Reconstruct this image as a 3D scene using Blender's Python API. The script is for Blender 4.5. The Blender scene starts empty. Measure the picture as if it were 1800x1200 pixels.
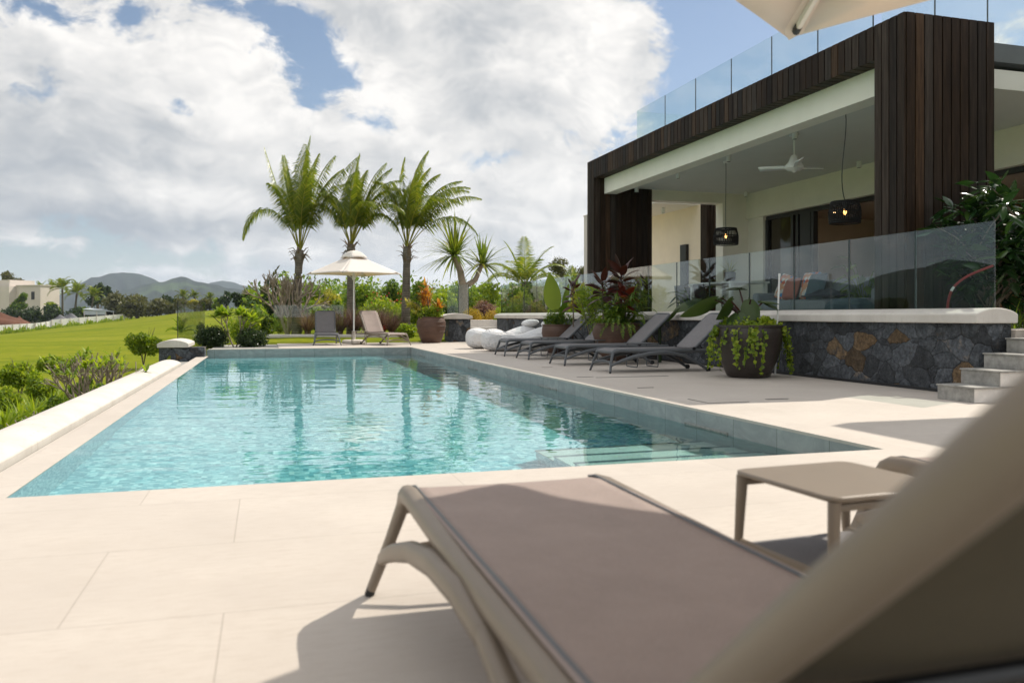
import bpy, math, random
import numpy as np
from mathutils import Vector, Matrix
R_ = math.radians
random.seed(7)
scene = bpy.context.scene
# ------------------------------------------------------------------ camera
TH = math.atan(432/1450); HC = 0.85; FPX = 1450.0
FW = (math.sin(TH), math.cos(TH)); RT = (math.cos(TH), -math.sin(TH))
cam_d = bpy.data.cameras.new("camera"); cam = bpy.data.objects.new("camera", cam_d)
scene.collection.objects.link(cam)
cam.location = (0, 0, HC); cam.rotation_euler = (math.pi/2, 0, -TH)
cam_d.sensor_width = 36; cam_d.lens = 36*FPX/1800; cam_d.shift_y = -45/1800
cam_d.clip_start = 0.02; cam_d.clip_end = 20000
cam_d.dof.use_dof = True; cam_d.dof.focus_distance = 13.0; cam_d.dof.aperture_fstop = 3.2
scene.camera = cam
# ------------------------------------------------------------------ light
KX, KY = 0.86, 0.38                       # shadow run per metre of height
SUN_EL = math.atan(1/math.hypot(KX, KY)); SUN_AZ = math.atan2(KX, KY)
sun_d = bpy.data.lights.new("sun", 'SUN'); sun = bpy.data.objects.new("sun", sun_d)
scene.collection.objects.link(sun)
sun_d.energy = 4.3; sun_d.angle = R_(0.53); sun_d.color = (1.0, 0.92, 0.80)
sun.rotation_euler = Vector((KX, KY, 1)).to_track_quat('Z', 'Y').to_euler()
sun.location = (20, 10, 30)
scene.view_settings.view_transform = 'Standard'; scene.view_settings.look = 'None'
scene.view_settings.gamma = 1; scene.view_settings.exposure = 0.22
scene.cycles.max_bounces = 10; scene.cycles.transparent_max_bounces = 40
scene.cycles.diffuse_bounces = 4; scene.cycles.glossy_bounces = 5
scene.cycles.caustics_reflective = False; scene.cycles.caustics_refractive = True
try: sun_d.cycles.is_caustics_light = True
except Exception: pass

# ------------------------------------------------------------------ node helper
class NT:
    def __init__(s, tree): s.t = tree; s.n = tree.nodes; s.l = tree.links
    def node(s, typ, **kw):
        n = s.n.new(typ)
        for k, v in kw.items(): setattr(n, k, v)
        return n
    def set(s, sock, v):
        if isinstance(v, bpy.types.NodeSocket): s.l.new(v, sock)
        elif v is not None:
            if isinstance(v, (tuple, list)) and len(v) == 3 and sock.type == 'RGBA': v = (*v, 1)
            sock.default_value = v
    def m(s, op, a, b=None, c=None, clamp=False):
        n = s.node('ShaderNodeMath', operation=op, use_clamp=clamp)
        s.set(n.inputs[0], a)
        if b is not None: s.set(n.inputs[1], b)
        if c is not None: s.set(n.inputs[2], c)
        return n.outputs[0]
    def vm(s, op, a, b=None, out=0):
        n = s.node('ShaderNodeVectorMath', operation=op)
        s.set(n.inputs[0], a)
        if b is not None: s.set(n.inputs[1], b)
        return n.outputs[out]
    def mix(s, f, a, b, typ='MIX'):
        n = s.node('ShaderNodeMix', data_type='RGBA', blend_type=typ)
        s.set(n.inputs[0], f); s.set(n.inputs[6], a); s.set(n.inputs[7], b)
        return n.outputs[2]
    def noise(s, vec, scale, detail=4, rough=0.55, dist=0.0, out=0):
        n = s.node('ShaderNodeTexNoise')
        if vec is not None: s.l.new(vec, n.inputs['Vector'])
        s.set(n.inputs['Scale'], scale); n.inputs['Detail'].default_value = detail
        n.inputs['Roughness'].default_value = rough; n.inputs['Distortion'].default_value = dist
        return n.outputs[out]
    def ramp(s, f, stops, interp='LINEAR'):
        n = s.node('ShaderNodeValToRGB'); cr = n.color_ramp; cr.interpolation = interp
        while len(cr.elements) < len(stops): cr.elements.new(0.5)
        for e, (p, c) in zip(cr.elements, stops):
            e.position = p; e.color = (c, c, c, 1) if not isinstance(c, (tuple, list)) else (*c, 1)
        s.set(n.inputs[0], f); return n.outputs[0]
    def smooth(s, v, a, b):
        n = s.node('ShaderNodeMapRange', interpolation_type='SMOOTHSTEP')
        s.set(n.inputs[0], v); s.set(n.inputs[1], a); s.set(n.inputs[2], b)
        return n.outputs[0]
    def mapping(s, vec, scale=(1, 1, 1), loc=(0, 0, 0), rot=(0, 0, 0)):
        n = s.node('ShaderNodeMapping')
        s.l.new(vec, n.inputs[0]); n.inputs[1].default_value = loc
        n.inputs[2].default_value = rot; n.inputs[3].default_value = scale
        return n.outputs[0]
    def bump(s, h, strength=0.3, dist=0.02, normal=None):
        n = s.node('ShaderNodeBump'); s.set(n.inputs['Height'], h)
        n.inputs['Strength'].default_value = strength; n.inputs['Distance'].default_value = dist
        if normal is not None: s.l.new(normal, n.inputs['Normal'])
        return n.outputs[0]
    def obj(s): return s.node('ShaderNodeTexCoord').outputs['Object']
    def pos(s): return s.node('ShaderNodeNewGeometry').outputs['Position']
    def island(s): return s.node('ShaderNodeNewGeometry').outputs['Random Per Island']

# ------------------------------------------------------------------ world: sky with clouds
wd = bpy.data.worlds.new("World"); scene.world = wd; wd.use_nodes = True
w = NT(wd.node_tree); w.n.clear()
sky = w.node('ShaderNodeTexSky', sky_type='NISHITA')
sky.sun_disc = False; sky.sun_elevation = SUN_EL; sky.sun_rotation = SUN_AZ
sky.air_density = 1.0; sky.dust_density = 0.6; sky.ozone_density = 1.5
D = w.node('ShaderNodeTexCoord').outputs['Generated']
sep = w.node('ShaderNodeSeparateXYZ'); w.l.new(D, sep.inputs[0])
f_ = w.vm('DOT_PRODUCT', D, (FW[0], FW[1], 0), 1); r_ = w.vm('DOT_PRODUCT', D, (RT[0], RT[1], 0), 1)
az = w.m('ARCTAN2', r_, f_); el = w.m('ARCSINE', sep.outputs[2])
def azel(px, py):
    x = (px-900)/FPX; z = (555-py)/FPX
    return math.atan(x), math.atan(z/math.hypot(1, x))
def blob(px, py, rx, ry, rot=0.0):
    """soft spot in the sky at a bearing and height: 1 in its middle, 0 away from it"""
    a0, e0 = azel(px, py)
    dx = w.m('SUBTRACT', az, a0); dy = w.m('SUBTRACT', el, e0)
    c, s_ = math.cos(R_(rot)), math.sin(R_(rot))
    u = w.m('DIVIDE', w.m('ADD', w.m('MULTIPLY', dx, c), w.m('MULTIPLY', dy, s_)), rx/FPX)
    v = w.m('DIVIDE', w.m('SUBTRACT', w.m('MULTIPLY', dy, c), w.m('MULTIPLY', dx, s_)), ry/FPX)
    q = w.m('ADD', w.m('MULTIPLY', u, u), w.m('MULTIPLY', v, v))
    return w.m('EXPONENT', w.m('MULTIPLY', q, -1.0))
warp = w.noise(D, 5.0, 3, 0.6, out=1)
sc = w.node('ShaderNodeVectorMath', operation='SCALE'); w.l.new(w.vm('SUBTRACT', warp, (0.5, 0.5, 0.5)), sc.inputs[0]); sc.inputs[3].default_value = 0.10
Dw = w.vm('ADD', D, sc.outputs[0])
P = w.mapping(Dw, (1, 1, 1.6))
n1 = w.noise(P, 4.6, 11, 0.64)
n2 = w.noise(P, 13.0, 8, 0.66)
sd = Vector((KX, KY, 1.0)).normalized()*0.028
n1b = w.noise(w.mapping(Dw, (1, 1, 1.6), tuple(sd)), 4.6, 5, 0.60)
n1c = w.noise(P, 4.6, 5, 0.60)
n3 = w.noise(w.mapping(Dw, (1, 1, 2.6), (0.1, 0.3, 0.02)), 3.4, 8, 0.64)
dens = w.m('ADD', w.m('MULTIPLY', w.m('SUBTRACT', n1, 0.5), 3.2), w.m('MULTIPLY', w.m('SUBTRACT', n2, 0.5), 2.7))
dens = w.m('ADD', dens, 0.46)
def add(d, k, *a):
    return w.m('ADD', d, w.m('MULTIPLY', blob(*a), k))
# gaps
for k, a in ((-0.95, (500, 45, 85, 55, -50)), (-1.05, (575, 105, 75, 55, -40)), (-0.9, (550, 165, 40, 26, 0)), (-0.75, (660, 215, 60, 30, -15)), (-0.6, (385, 3, 30, 14, 0)),
             (-0.7, (322, 190, 32, 20, -30)), (-0.55, (225, 22, 16, 22, 0)), (-0.75, (70, 18, 45, 24, -25)), (-1.5, (1350, 70, 165, 240, 0)), (-1.2, (1580, 0, 300, 140, 0)),
             (-0.55, (860, 285, 60, 26, 0)), (-0.5, (440, 95, 16, 18, 0)), (-0.5, (60, 462, 110, 16, 0)), (-0.4, (330, 455, 160, 14, 0)), (-0.35, (120, 380, 200, 12, 0))):
    dens = add(dens, k, *a)
# masses
for k, a in ((0.75, (930, 120, 240, 130, 0)), (0.55, (1110, 60, 80, 140, 0)), (0.55, (210, 90, 130, 60, 0)), (0.40, (400, 130, 100, 90, 0)),
             (0.55, (250, 300, 420, 90, 0)), (0.45, (900, 370, 260, 90, 0)), (0.35, (60, 220, 160, 120, 0)), (0.4, (560, 250, 80, 60, 0)),
             (0.30, (1760, 90, 70, 90, 0)), (0.4, (740, 40, 120, 60, 0)), (0.5, (75, 425, 45, 18, -10))):
    dens = add(dens, k, *a)
mask = w.smooth(dens, -0.05, 0.55)
# cloud tone: sides turned to the sun white, undersides grey, a grey band low on the left
tone = w.m('ADD', w.m('MULTIPLY', n3, 1.1), 0.03)
tone = w.m('ADD', tone, w.m('MULTIPLY', w.m('SUBTRACT', n2, 0.5), 0.75))
tone = w.m('ADD', tone, w.m('MULTIPLY', w.m('SUBTRACT', n1c, n1b), 2.4))
for k, a in ((0.35, (1090, 110, 120, 150, 0)), (0.25, (700, 170, 70, 50, -10)), (0.30, (450, 130, 110, 90, -30)), (0.22, (230, 80, 130, 40, 0)),
             (-0.42, (90, 375, 210, 34, -4)), (-0.20, (140, 250, 200, 60, 0)), (-0.16, (380, 395, 260, 26, 0)), (-0.18, (860, 170, 150, 45, -10)), (-0.14, (760, 40, 130, 30, 0)),
             (0.22, (300, 340, 160, 22, 0)), (0.40, (75, 425, 50, 16, -10)), (0.18, (880, 340, 160, 50, 0)), (0.12, (560, 460, 300, 40, 0)), (-0.12, (900, 430, 200, 26, 0))):
    tone = add(tone, k, *a)
low = w.smooth(el, 0.20, 0.03)
n5 = w.noise(w.mapping(Dw, (1, 1, 5.5)), 7.0, 7, 0.62)
tone = w.m('ADD', tone, w.m('MULTIPLY', w.m('MULTIPLY', w.m('SUBTRACT', n5, 0.5), 1.7), low))
thin = w.smooth(dens, 0.5, 1.6)
tone = w.m('SUBTRACT', tone, w.m('MULTIPLY', thin, 0.10))
ccol = w.ramp(tone, [(0.0, (0.37, 0.40, 0.44)), (0.32, (0.545, 0.555, 0.565)), (0.62, (0.77, 0.755, 0.735)), (0.92, (1.0, 0.965, 0.92))])
# clouds out of view behind and overhead, facing the sun, brightened further as fill
back = w.smooth(w.m('ADD', w.m('MULTIPLY', f_, -1.0), w.m('MULTIPLY', sep.outputs[2], 1.1)), -0.35, 0.65)
cst = w.m('ADD', w.m('MULTIPLY', back, 0.50), 0.93)
bg1 = w.node('ShaderNodeBackground'); w.l.new(sky.outputs[0], bg1.inputs[0]); bg1.inputs[1].default_value = 0.088
bg2 = w.node('ShaderNodeBackground'); w.l.new(ccol, bg2.inputs[0]); w.l.new(cst, bg2.inputs[1])
mx = w.node('ShaderNodeMixShader'); w.l.new(mask, mx.inputs[0]); w.l.new(bg1.outputs[0], mx.inputs[1]); w.l.new(bg2.outputs[0], mx.inputs[2])
wo = w.node('ShaderNodeOutputWorld'); w.l.new(mx.outputs[0], wo.inputs[0])

# ------------------------------------------------------------------ materials
def mat(name):
    m = bpy.data.materials.new(name); m.use_nodes = True
    t = NT(m.node_tree); b = t.n['Principled BSDF']
    return m, t, b
def simple(name, col, rough=0.5, var=0.12, scale=8.0, bump=0.0, bscale=60.0, metal=0.0, spec=0.5, coords='obj'):
    m, t, b = mat(name)
    v = t.obj() if coords == 'obj' else t.pos()
    n = t.noise(v, scale, 5, 0.6)
    lo = tuple(c*(1-var) for c in col); hi = tuple(min(1, c*(1+var)) for c in col)
    t.set(b.inputs['Base Color'], t.ramp(n, [(0.25, lo), (0.75, hi)]))
    b.inputs['Roughness'].default_value = rough; b.inputs['Metallic'].default_value = metal
    b.inputs['Specular IOR Level'].default_value = spec
    if bump: t.l.new(t.bump(t.noise(v, bscale, 4, 0.6), bump, 0.004), b.inputs['Normal'])
    return m
def leafmat(name, stops, rough=0.45, trans=0.35, spec=0.4):
    """leaves: a colour of its own for every leaf, light showing through"""
    m, t, b = mat(name)
    f = t.m('ADD', t.m('MULTIPLY', t.island(), 0.75), t.m('MULTIPLY', t.noise(t.obj(), 1.3, 3), 0.25))
    col = t.ramp(f, stops)
    t.l.new(col, b.inputs['Base Color']); b.inputs['Roughness'].default_value = rough
    b.inputs['Specular IOR Level'].default_value = spec
    tr = t.node('ShaderNodeBsdfTranslucent')
    t.l.new(t.mix(1.0, col, (1.55, 1.5, 0.75), 'MULTIPLY'), tr.inputs[0])
    ms = t.node('ShaderNodeMixShader'); ms.inputs[0].default_value = trans
    t.l.new(b.outputs[0], ms.inputs[1]); t.l.new(tr.outputs[0], ms.inputs[2])
    t.l.new(ms.outputs[0], t.n['Material Output'].inputs[0])
    return m
M = {}
M['leaf'] = leafmat('leaf_green', [(0.0, (0.035, 0.080, 0.010)), (0.5, (0.105, 0.185, 0.020)), (1.0, (0.29, 0.34, 0.035))], 0.45, 0.48)
M['leaf_lime'] = leafmat('leaf_lime', [(0.0, (0.085, 0.15, 0.012)), (0.5, (0.20, 0.29, 0.020)), (1.0, (0.38, 0.42, 0.04))], 0.45, 0.48)
M['leaf_yellow'] = leafmat('leaf_yellow', [(0.0, (0.12, 0.16, 0.02)), (0.5, (0.34, 0.33, 0.04)), (1.0, (0.55, 0.46, 0.10))])
M['leaf_dark'] = leafmat('leaf_dark', [(0.0, (0.012, 0.028, 0.008)), (0.5, (0.028, 0.055, 0.014)), (1.0, (0.065, 0.10, 0.025))], 0.4, 0.25)
M['leaf_gloss'] = leafmat('leaf_glossy', [(0.0, (0.010, 0.030, 0.010)), (0.6, (0.020, 0.055, 0.014)), (1.0, (0.06, 0.11, 0.02))], 0.22, 0.18, 0.6)
M['leaf_olive'] = leafmat('leaf_olive', [(0.0, (0.055, 0.055, 0.020)), (0.5, (0.095, 0.105, 0.035)), (1.0, (0.16, 0.15, 0.06))])
M['leaf_red'] = leafmat('leaf_red', [(0.0, (0.05, 0.010, 0.008)), (0.5, (0.16, 0.022, 0.012)), (1.0, (0.32, 0.06, 0.02))], 0.35, 0.3)
M['leaf_maroon'] = leafmat('leaf_maroon', [(0.0, (0.028, 0.010, 0.010)), (0.6, (0.06, 0.018, 0.014)), (1.0, (0.13, 0.03, 0.02))], 0.3, 0.3)
M['leaf_orange'] = leafmat('leaf_orange', [(0.0, (0.16, 0.05, 0.015)), (0.4, (0.40, 0.15, 0.02)), (0.75, (0.55, 0.30, 0.04)), (1.0, (0.42, 0.07, 0.02))], 0.35, 0.35)
M['leaf_purple'] = leafmat('leaf_purple', [(0.0, (0.080, 0.038, 0.042)), (0.5, (0.20, 0.105, 0.10)), (1.0, (0.40, 0.28, 0.23))], 0.6, 0.3)
M['leaf_gold'] = leafmat('leaf_gold', [(0.0, (0.20, 0.17, 0.015)), (0.5, (0.40, 0.27, 0.02)), (1.0, (0.48, 0.36, 0.04))], 0.6, 0.3)
M['leaf_palm'] = leafmat('leaf_palm', [(0.0, (0.05, 0.090, 0.014)), (0.45, (0.125, 0.185, 0.022)), (0.8, (0.26, 0.29, 0.032)), (1.0, (0.42, 0.35, 0.06))], 0.38, 0.42)
M['leaf_dry'] = leafmat('leaf_dry', [(0.0, (0.10, 0.075, 0.045)), (1.0, (0.30, 0.24, 0.15))], 0.8, 0.15)
M['leaf_grey'] = leafmat('leaf_grey', [(0.0, (0.05, 0.065, 0.035)), (1.0, (0.14, 0.15, 0.09))], 0.6, 0.2)
M['flower'] = simple('flower_red', (0.55, 0.05, 0.02), 0.5)
M['bark'] = simple('bark', (0.17, 0.13, 0.095), 0.9, 0.4, 9, 0.6, 30)
M['bark_pale'] = simple('bark_pale', (0.27, 0.22, 0.17), 0.85, 0.3, 12, 0.5, 30)

def palm_bark():
    m, t, b = mat('palm_bark')
    v = t.obj(); s = t.node('ShaderNodeSeparateXYZ'); t.l.new(v, s.inputs[0])
    n = t.noise(v, 5, 5, 0.6)
    z = t.m('ADD', t.m('MULTIPLY', s.outputs[2], 11.0), t.m('MULTIPLY', n, 1.6))
    ring = t.m('FRACT', z)
    col = t.mix(t.smooth(ring, 0.0, 0.28), (0.05, 0.042, 0.034), t.ramp(n, [(0.3, (0.10, 0.085, 0.068)), (0.7, (0.23, 0.20, 0.165))]))
    t.l.new(col, b.inputs['Base Color']); b.inputs['Roughness'].default_value = 0.9
    t.l.new(t.bump(t.m('ADD', ring, n), 0.7, 0.03), b.inputs['Normal'])
    return m
M['palm_bark'] = palm_bark()

def deckmat():
    m, t, b = mat('deck_stone')
    p = t.pos()
    br = t.node('ShaderNodeTexBrick'); br.offset = 0.285; br.offset_frequency = 2; br.squash = 1.0
    t.l.new(t.mapping(p, (1, 1, 1), (0.117, -4.03+0.765*20, 0)), br.inputs[0])
    br.inputs['Color1'].default_value = (0, 0, 0, 1); br.inputs['Color2'].default_value = (1, 1, 1, 1)
    br.inputs['Mortar'].default_value = (0.5, 0.5, 0.5, 1); br.inputs['Scale'].default_value = 1
    br.inputs['Mortar Size'].default_value = 0.0022; br.inputs['Mortar Smooth'].default_value = 0.2
    br.inputs['Brick Width'].default_value = 1.50; br.inputs['Row Height'].default_value = 0.765
    n = t.noise(p, 1.6, 6, 0.62); nf = t.noise(t.mapping(p, (0.8, 3.0, 1)), 14, 6, 0.7); ns = t.noise(p, 160, 3, 0.6)
    base = t.ramp(n, [(0.25, (0.470, 0.420, 0.370)), (0.75, (0.560, 0.508, 0.450))])
    base = t.mix(t.m('MULTIPLY', br.outputs[0], 0.26), base, (0.44, 0.39, 0.34))
    lg = t.noise(t.vm('ADD', p, (3.0, 1.0, 0.0)), 0.55, 6, 0.7)
    base = t.mix(t.m('MULTIPLY', t.smooth(lg, 0.50, 0.72), 0.35), base, (0.40, 0.345, 0.29))
    base = t.mix(t.smooth(nf, 0.40, 0.80), base, (0.455, 0.40, 0.345))
    base = t.mix(t.m('MULTIPLY', t.smooth(ns, 0.5, 0.85), 0.35), base, (0.34, 0.28, 0.22))
    col = t.mix(t.m('MULTIPLY', br.outputs['Fac'], 0.36), base, (0.20, 0.165, 0.13))
    t.l.new(col, b.inputs['Base Color'])
    t.l.new(t.ramp(n, [(0.2, 0.55), (0.8, 0.72)]), b.inputs['Roughness'])
    b.inputs['Specular IOR Level'].default_value = 0.35
    h = t.m('SUBTRACT', t.m('MULTIPLY', ns, 0.15), br.outputs['Fac'])
    t.l.new(t.bump(h, 0.5, 0.004), b.inputs['Normal'])
    return m
M['deck'] = deckmat()

def tilewall():
    m, t, b = mat('grey_pool_tile')
    p = t.pos(); s = t.node('ShaderNodeSeparateXYZ'); t.l.new(p, s.inputs[0])
    along = t.m('ADD', s.outputs[0], s.outputs[1])
    cell = t.m('FLOOR', t.m('DIVIDE', along, 0.62)); fr = t.m('FRACT', t.m('DIVIDE', along, 0.62))
    joint = t.m('LESS_THAN', fr, 0.010)
    rnd = t.node('ShaderNodeTexWhiteNoise', noise_dimensions='1D'); t.l.new(cell, rnd.inputs['W'])
    off = t.vm('MULTIPLY', rnd.outputs[1], (9, 9, 9))
    vein = t.noise(t.mapping(t.vm('ADD', p, off), (1, 1, 2), rot=(0.6, 0.5, 0.3)), 2.2, 8, 0.65, 1.6)
    base = t.ramp(vein, [(0.25, (0.185, 0.20, 0.195)), (0.5, (0.27, 0.285, 0.275)), (0.8, (0.40, 0.41, 0.39))])
    base = t.mix(t.m('MULTIPLY', rnd.outputs[0], 0.25), base, (0.22, 0.235, 0.235))
    t.l.new(t.mix(joint, base, (0.11, 0.115, 0.105)), b.inputs['Base Color'])
    b.inputs['Roughness'].default_value = 0.5
    t.l.new(t.bump(vein, 0.25, 0.01), b.inputs['Normal'])
    return m
M['pooltile'] = tilewall()

def mosaic():
    m, t, b = mat('pool_mosaic')
    p = t.pos()
    vo = t.node('ShaderNodeTexVoronoi', feature='F1', distance='CHEBYCHEV'); t.l.new(p, vo.inputs[0])
    vo.inputs['Scale'].default_value = 26; vo.inputs['Randomness'].default_value = 0.15
    s = t.node('ShaderNodeSeparateColor'); t.l.new(vo.outputs['Color'], s.inputs[0])
    big = t.noise(p, 2.5, 4)
    f = t.m('ADD', t.m('MULTIPLY', s.outputs[0], 0.8), t.m('MULTIPLY', big, 0.2))
    col = t.ramp(f, [(0.05, (0.11, 0.28, 0.34)), (0.35, (0.22, 0.44, 0.49)), (0.7, (0.38, 0.58, 0.61)), (0.97, (0.72, 0.83, 0.82))])
    t.l.new(col, b.inputs['Base Color']); b.inputs['Roughness'].default_value = 0.35
    return m
M['mosaic'] = mosaic()

def watermat():
    m, t, b = mat('pool_water'); t.n.remove(b)
    fr = t.node('ShaderNodeFresnel'); fr.inputs[0].default_value = 1.333
    rf = t.node('ShaderNodeBsdfRefraction'); rf.inputs['IOR'].default_value = 1.333; rf.inputs['Roughness'].default_value = 0.0
    rf.inputs['Color'].default_value = (0.68, 0.95, 0.965, 1)
    gl = t.node('ShaderNodeBsdfGlossy'); gl.inputs['Roughness'].default_value = 0.0
    gl.inputs['Color'].default_value = (1, 1, 1, 1)
    ms = t.node('ShaderNodeMixShader'); t.l.new(fr.outputs[0], ms.inputs[0])
    t.l.new(rf.outputs[0], ms.inputs[1]); t.l.new(gl.outputs[0], ms.inputs[2])
    t.l.new(ms.outputs[0], t.n['Material Output'].inputs[0])
    return m
M['water'] = watermat()

def glassmat(name, tint, ior=1.5, rough=0.0, gain=1.0):
    m, t, b = mat(name); t.n.remove(b)
    bf = t.node('ShaderNodeNewGeometry').outputs['Backfacing']
    fr = t.node('ShaderNodeFresnel'); t.l.new(t.m('ADD', t.m('MULTIPLY', bf, 1/ior-ior), ior), fr.inputs[0])
    tb = t.node('ShaderNodeBsdfTransparent'); tb.inputs[0].default_value = (*tint, 1)
    gl = t.node('ShaderNodeBsdfGlossy'); gl.inputs['Roughness'].default_value = rough
    ms = t.node('ShaderNodeMixShader'); t.l.new(t.m('MULTIPLY', fr.outputs[0], gain, clamp=True), ms.inputs[0])
    t.l.new(tb.outputs[0], ms.inputs[1]); t.l.new(gl.outputs[0], ms.inputs[2])
    t.l.new(ms.outputs[0], t.n['Material Output'].inputs[0])
    return m
M['glass'] = glassmat('balustrade_glass', (0.915, 0.955, 0.945))
M['glass_tint'] = glassmat('tinted_balustrade_glass', (0.82, 0.885, 0.87), 1.5, 0.0, 1.5)
M['glass_edge'] = simple('glass_edge', (0.02, 0.035, 0.035), 0.25)
M['glass_dark'] = glassmat('door_glass', (0.55, 0.58, 0.57), 1.5)

def stonewall():
    m, t, b = mat('basalt_rubble')
    p = t.pos()
    wp = t.vm('ADD', p, t.vm('MULTIPLY', t.vm('SUBTRACT', t.noise(p, 3.5, 4, out=1), (0.5, 0.5, 0.5)), (0.17, 0.17, 0.17)))
    sv = t.mapping(wp, (1.0, 0.85, 1.15))
    v1 = t.node('ShaderNodeTexVoronoi', feature='F1'); t.l.new(sv, v1.inputs[0]); v1.inputs['Scale'].default_value = 4.4; v1.inputs['Randomness'].default_value = 1.0
    v2 = t.node('ShaderNodeTexVoronoi', feature='DISTANCE_TO_EDGE'); t.l.new(sv, v2.inputs[0]); v2.inputs['Scale'].default_value = 4.4
    s = t.node('ShaderNodeSeparateColor'); t.l.new(v1.outputs['Color'], s.inputs[0])
    n = t.noise(p, 9, 8, 0.7); nf = t.noise(p, 60, 4, 0.7)
    dark = t.ramp(n, [(0.25, (0.020, 0.025, 0.031)), (0.55, (0.070, 0.078, 0.088)), (0.8, (0.17, 0.18, 0.19))])
    ochre = t.ramp(n, [(0.25, (0.05, 0.032, 0.018)), (0.5, (0.15, 0.095, 0.045)), (0.8, (0.27, 0.20, 0.13))])
    col = t.mix(t.smooth(t.m('ADD', s.outputs[0], t.m('MULTIPLY', n, 0.25)), 0.98, 1.05), dark, ochre)
    col = t.mix(1.0, col, t.ramp(s.outputs[1], [(0.0, 0.45), (1.0, 1.5)]), 'MULTIPLY')
    col = t.mix(t.m('MULTIPLY', t.smooth(t.noise(p, 5, 6, 0.7), 0.60, 0.72), 0.5), col, (0.13, 0.09, 0.055))
    col = t.mix(t.m('MULTIPLY', t.smooth(nf, 0.60, 0.72), 0.45), col, (0.22, 0.225, 0.225))
    joint = t.smooth(t.m('ADD', v2.outputs['Distance'], t.m('MULTIPLY', t.m('SUBTRACT', nf, 0.5), 0.03)), 0.0, 0.020)
    col = t.mix(t.m('MULTIPLY', t.m('SUBTRACT', 1.0, joint), 0.8), col, (0.012, 0.012, 0.013))
    n9 = t.noise(p, 24, 8, 0.75)
    col = t.mix(1.0, col, t.ramp(n9, [(0.32, 0.35), (0.62, 1.35)]), 'MULTIPLY')
    t.l.new(col, b.inputs['Base Color']); b.inputs['Roughness'].default_value = 0.85
    hh = t.m('ADD', t.m('MULTIPLY', t.smooth(v2.outputs['Distance'], 0.0, 0.06), 0.45), t.m('ADD', t.m('MULTIPLY', n, 1.1), t.m('MULTIPLY', nf, 0.35)))
    t.l.new(t.bump(hh, 0.9, 0.045), b.inputs['Normal'])
    return m
M['basalt'] = stonewall()

def capmat():
    m, t, b = mat('white_cast_cap')
    p = t.pos()
    n = t.noise(p, 2.4, 7, 0.7); st = t.noise(t.mapping(p, (5, 5, 0.7)), 4, 5, 0.65); f = t.noise(p, 40, 4, 0.6)
    col = t.ramp(n, [(0.25, (0.48, 0.445, 0.40)), (0.6, (0.60, 0.565, 0.515))])
    col = t.mix(t.m('MULTIPLY', t.smooth(st, 0.56, 0.74), 0.5), col, (0.36, 0.30, 0.235))
    col = t.mix(t.m('MULTIPLY', t.smooth(f, 0.6, 0.8), 0.25), col, (0.45, 0.42, 0.38))
    t.l.new(col, b.inputs['Base Color']); b.inputs['Roughness'].default_value = 0.75
    t.l.new(t.bump(t.m('ADD', n, t.m('MULTIPLY', f, 0.3)), 0.25, 0.01), b.inputs['Normal'])
    return m
M['cap'] = capmat()

def woodmat():
    m, t, b = mat('dark_timber_cladding')
    g = t.node('ShaderNodeNewGeometry'); r = g.outputs['Random Per Island']
    off = t.node('ShaderNodeCombineXYZ'); t.l.new(t.m('MULTIPLY', r, 37.0), off.inputs[0])
    v = t.mapping(t.vm('ADD', g.outputs['Position'], off.outputs[0]), (14, 14, 0.9))
    n = t.noise(v, 1.6, 7, 0.65, 0.4)
    c = t.ramp(r, [(0.0, (0.010, 0.006, 0.004)), (0.3, (0.034, 0.021, 0.013)), (0.5, (0.016, 0.014, 0.013)), (0.75, (0.058, 0.034, 0.019)), (1.0, (0.040, 0.035, 0.032))])
    c = t.mix(t.smooth(n, 0.35, 0.75), t.mix(1.0, c, (0.6, 0.55, 0.52), 'MULTIPLY'), t.mix(1.0, c, (1.5, 1.45, 1.4), 'MULTIPLY'))
    t.l.new(c, b.inputs['Base Color']); b.inputs['Roughness'].default_value = 0.55
    b.inputs['Specular IOR Level'].default_value = 0.12
    t.l.new(t.bump(n, 0.2, 0.006), b.inputs['Normal'])
    return m
M['wood'] = woodmat()
M['black'] = simple('black_void', (0.006, 0.006, 0.006), 0.9)
M['plaster'] = simple('white_plaster', (0.80, 0.775, 0.69), 0.85, 0.04, 3, 0.15, 220, coords='pos')
M['plaster_cream'] = simple('cream_plaster', (0.88, 0.77, 0.60), 0.85, 0.04, 3, 0.15, 220, coords='pos')
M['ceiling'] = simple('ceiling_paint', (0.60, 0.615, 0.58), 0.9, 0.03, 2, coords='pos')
M['slate'] = simple('slate_render', (0.10, 0.115, 0.125), 0.8, 0.1, 3, coords='pos')
M['far_wall'] = simple('far_render', (0.60, 0.54, 0.49), 0.9, 0.06, 0.5, coords='pos')
M['dark_metal'] = simple('dark_frame', (0.012, 0.013, 0.015), 0.4)
M['white_metal'] = simple('white_enamel', (0.72, 0.73, 0.71), 0.35, 0.03)
M['taupe'] = simple('taupe_resin', (0.205, 0.165, 0.125), 0.42, 0.06, 5, 0.12, 500)
M['grey_resin'] = simple('grey_resin', (0.085, 0.092, 0.100), 0.42, 0.06, 5)
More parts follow.
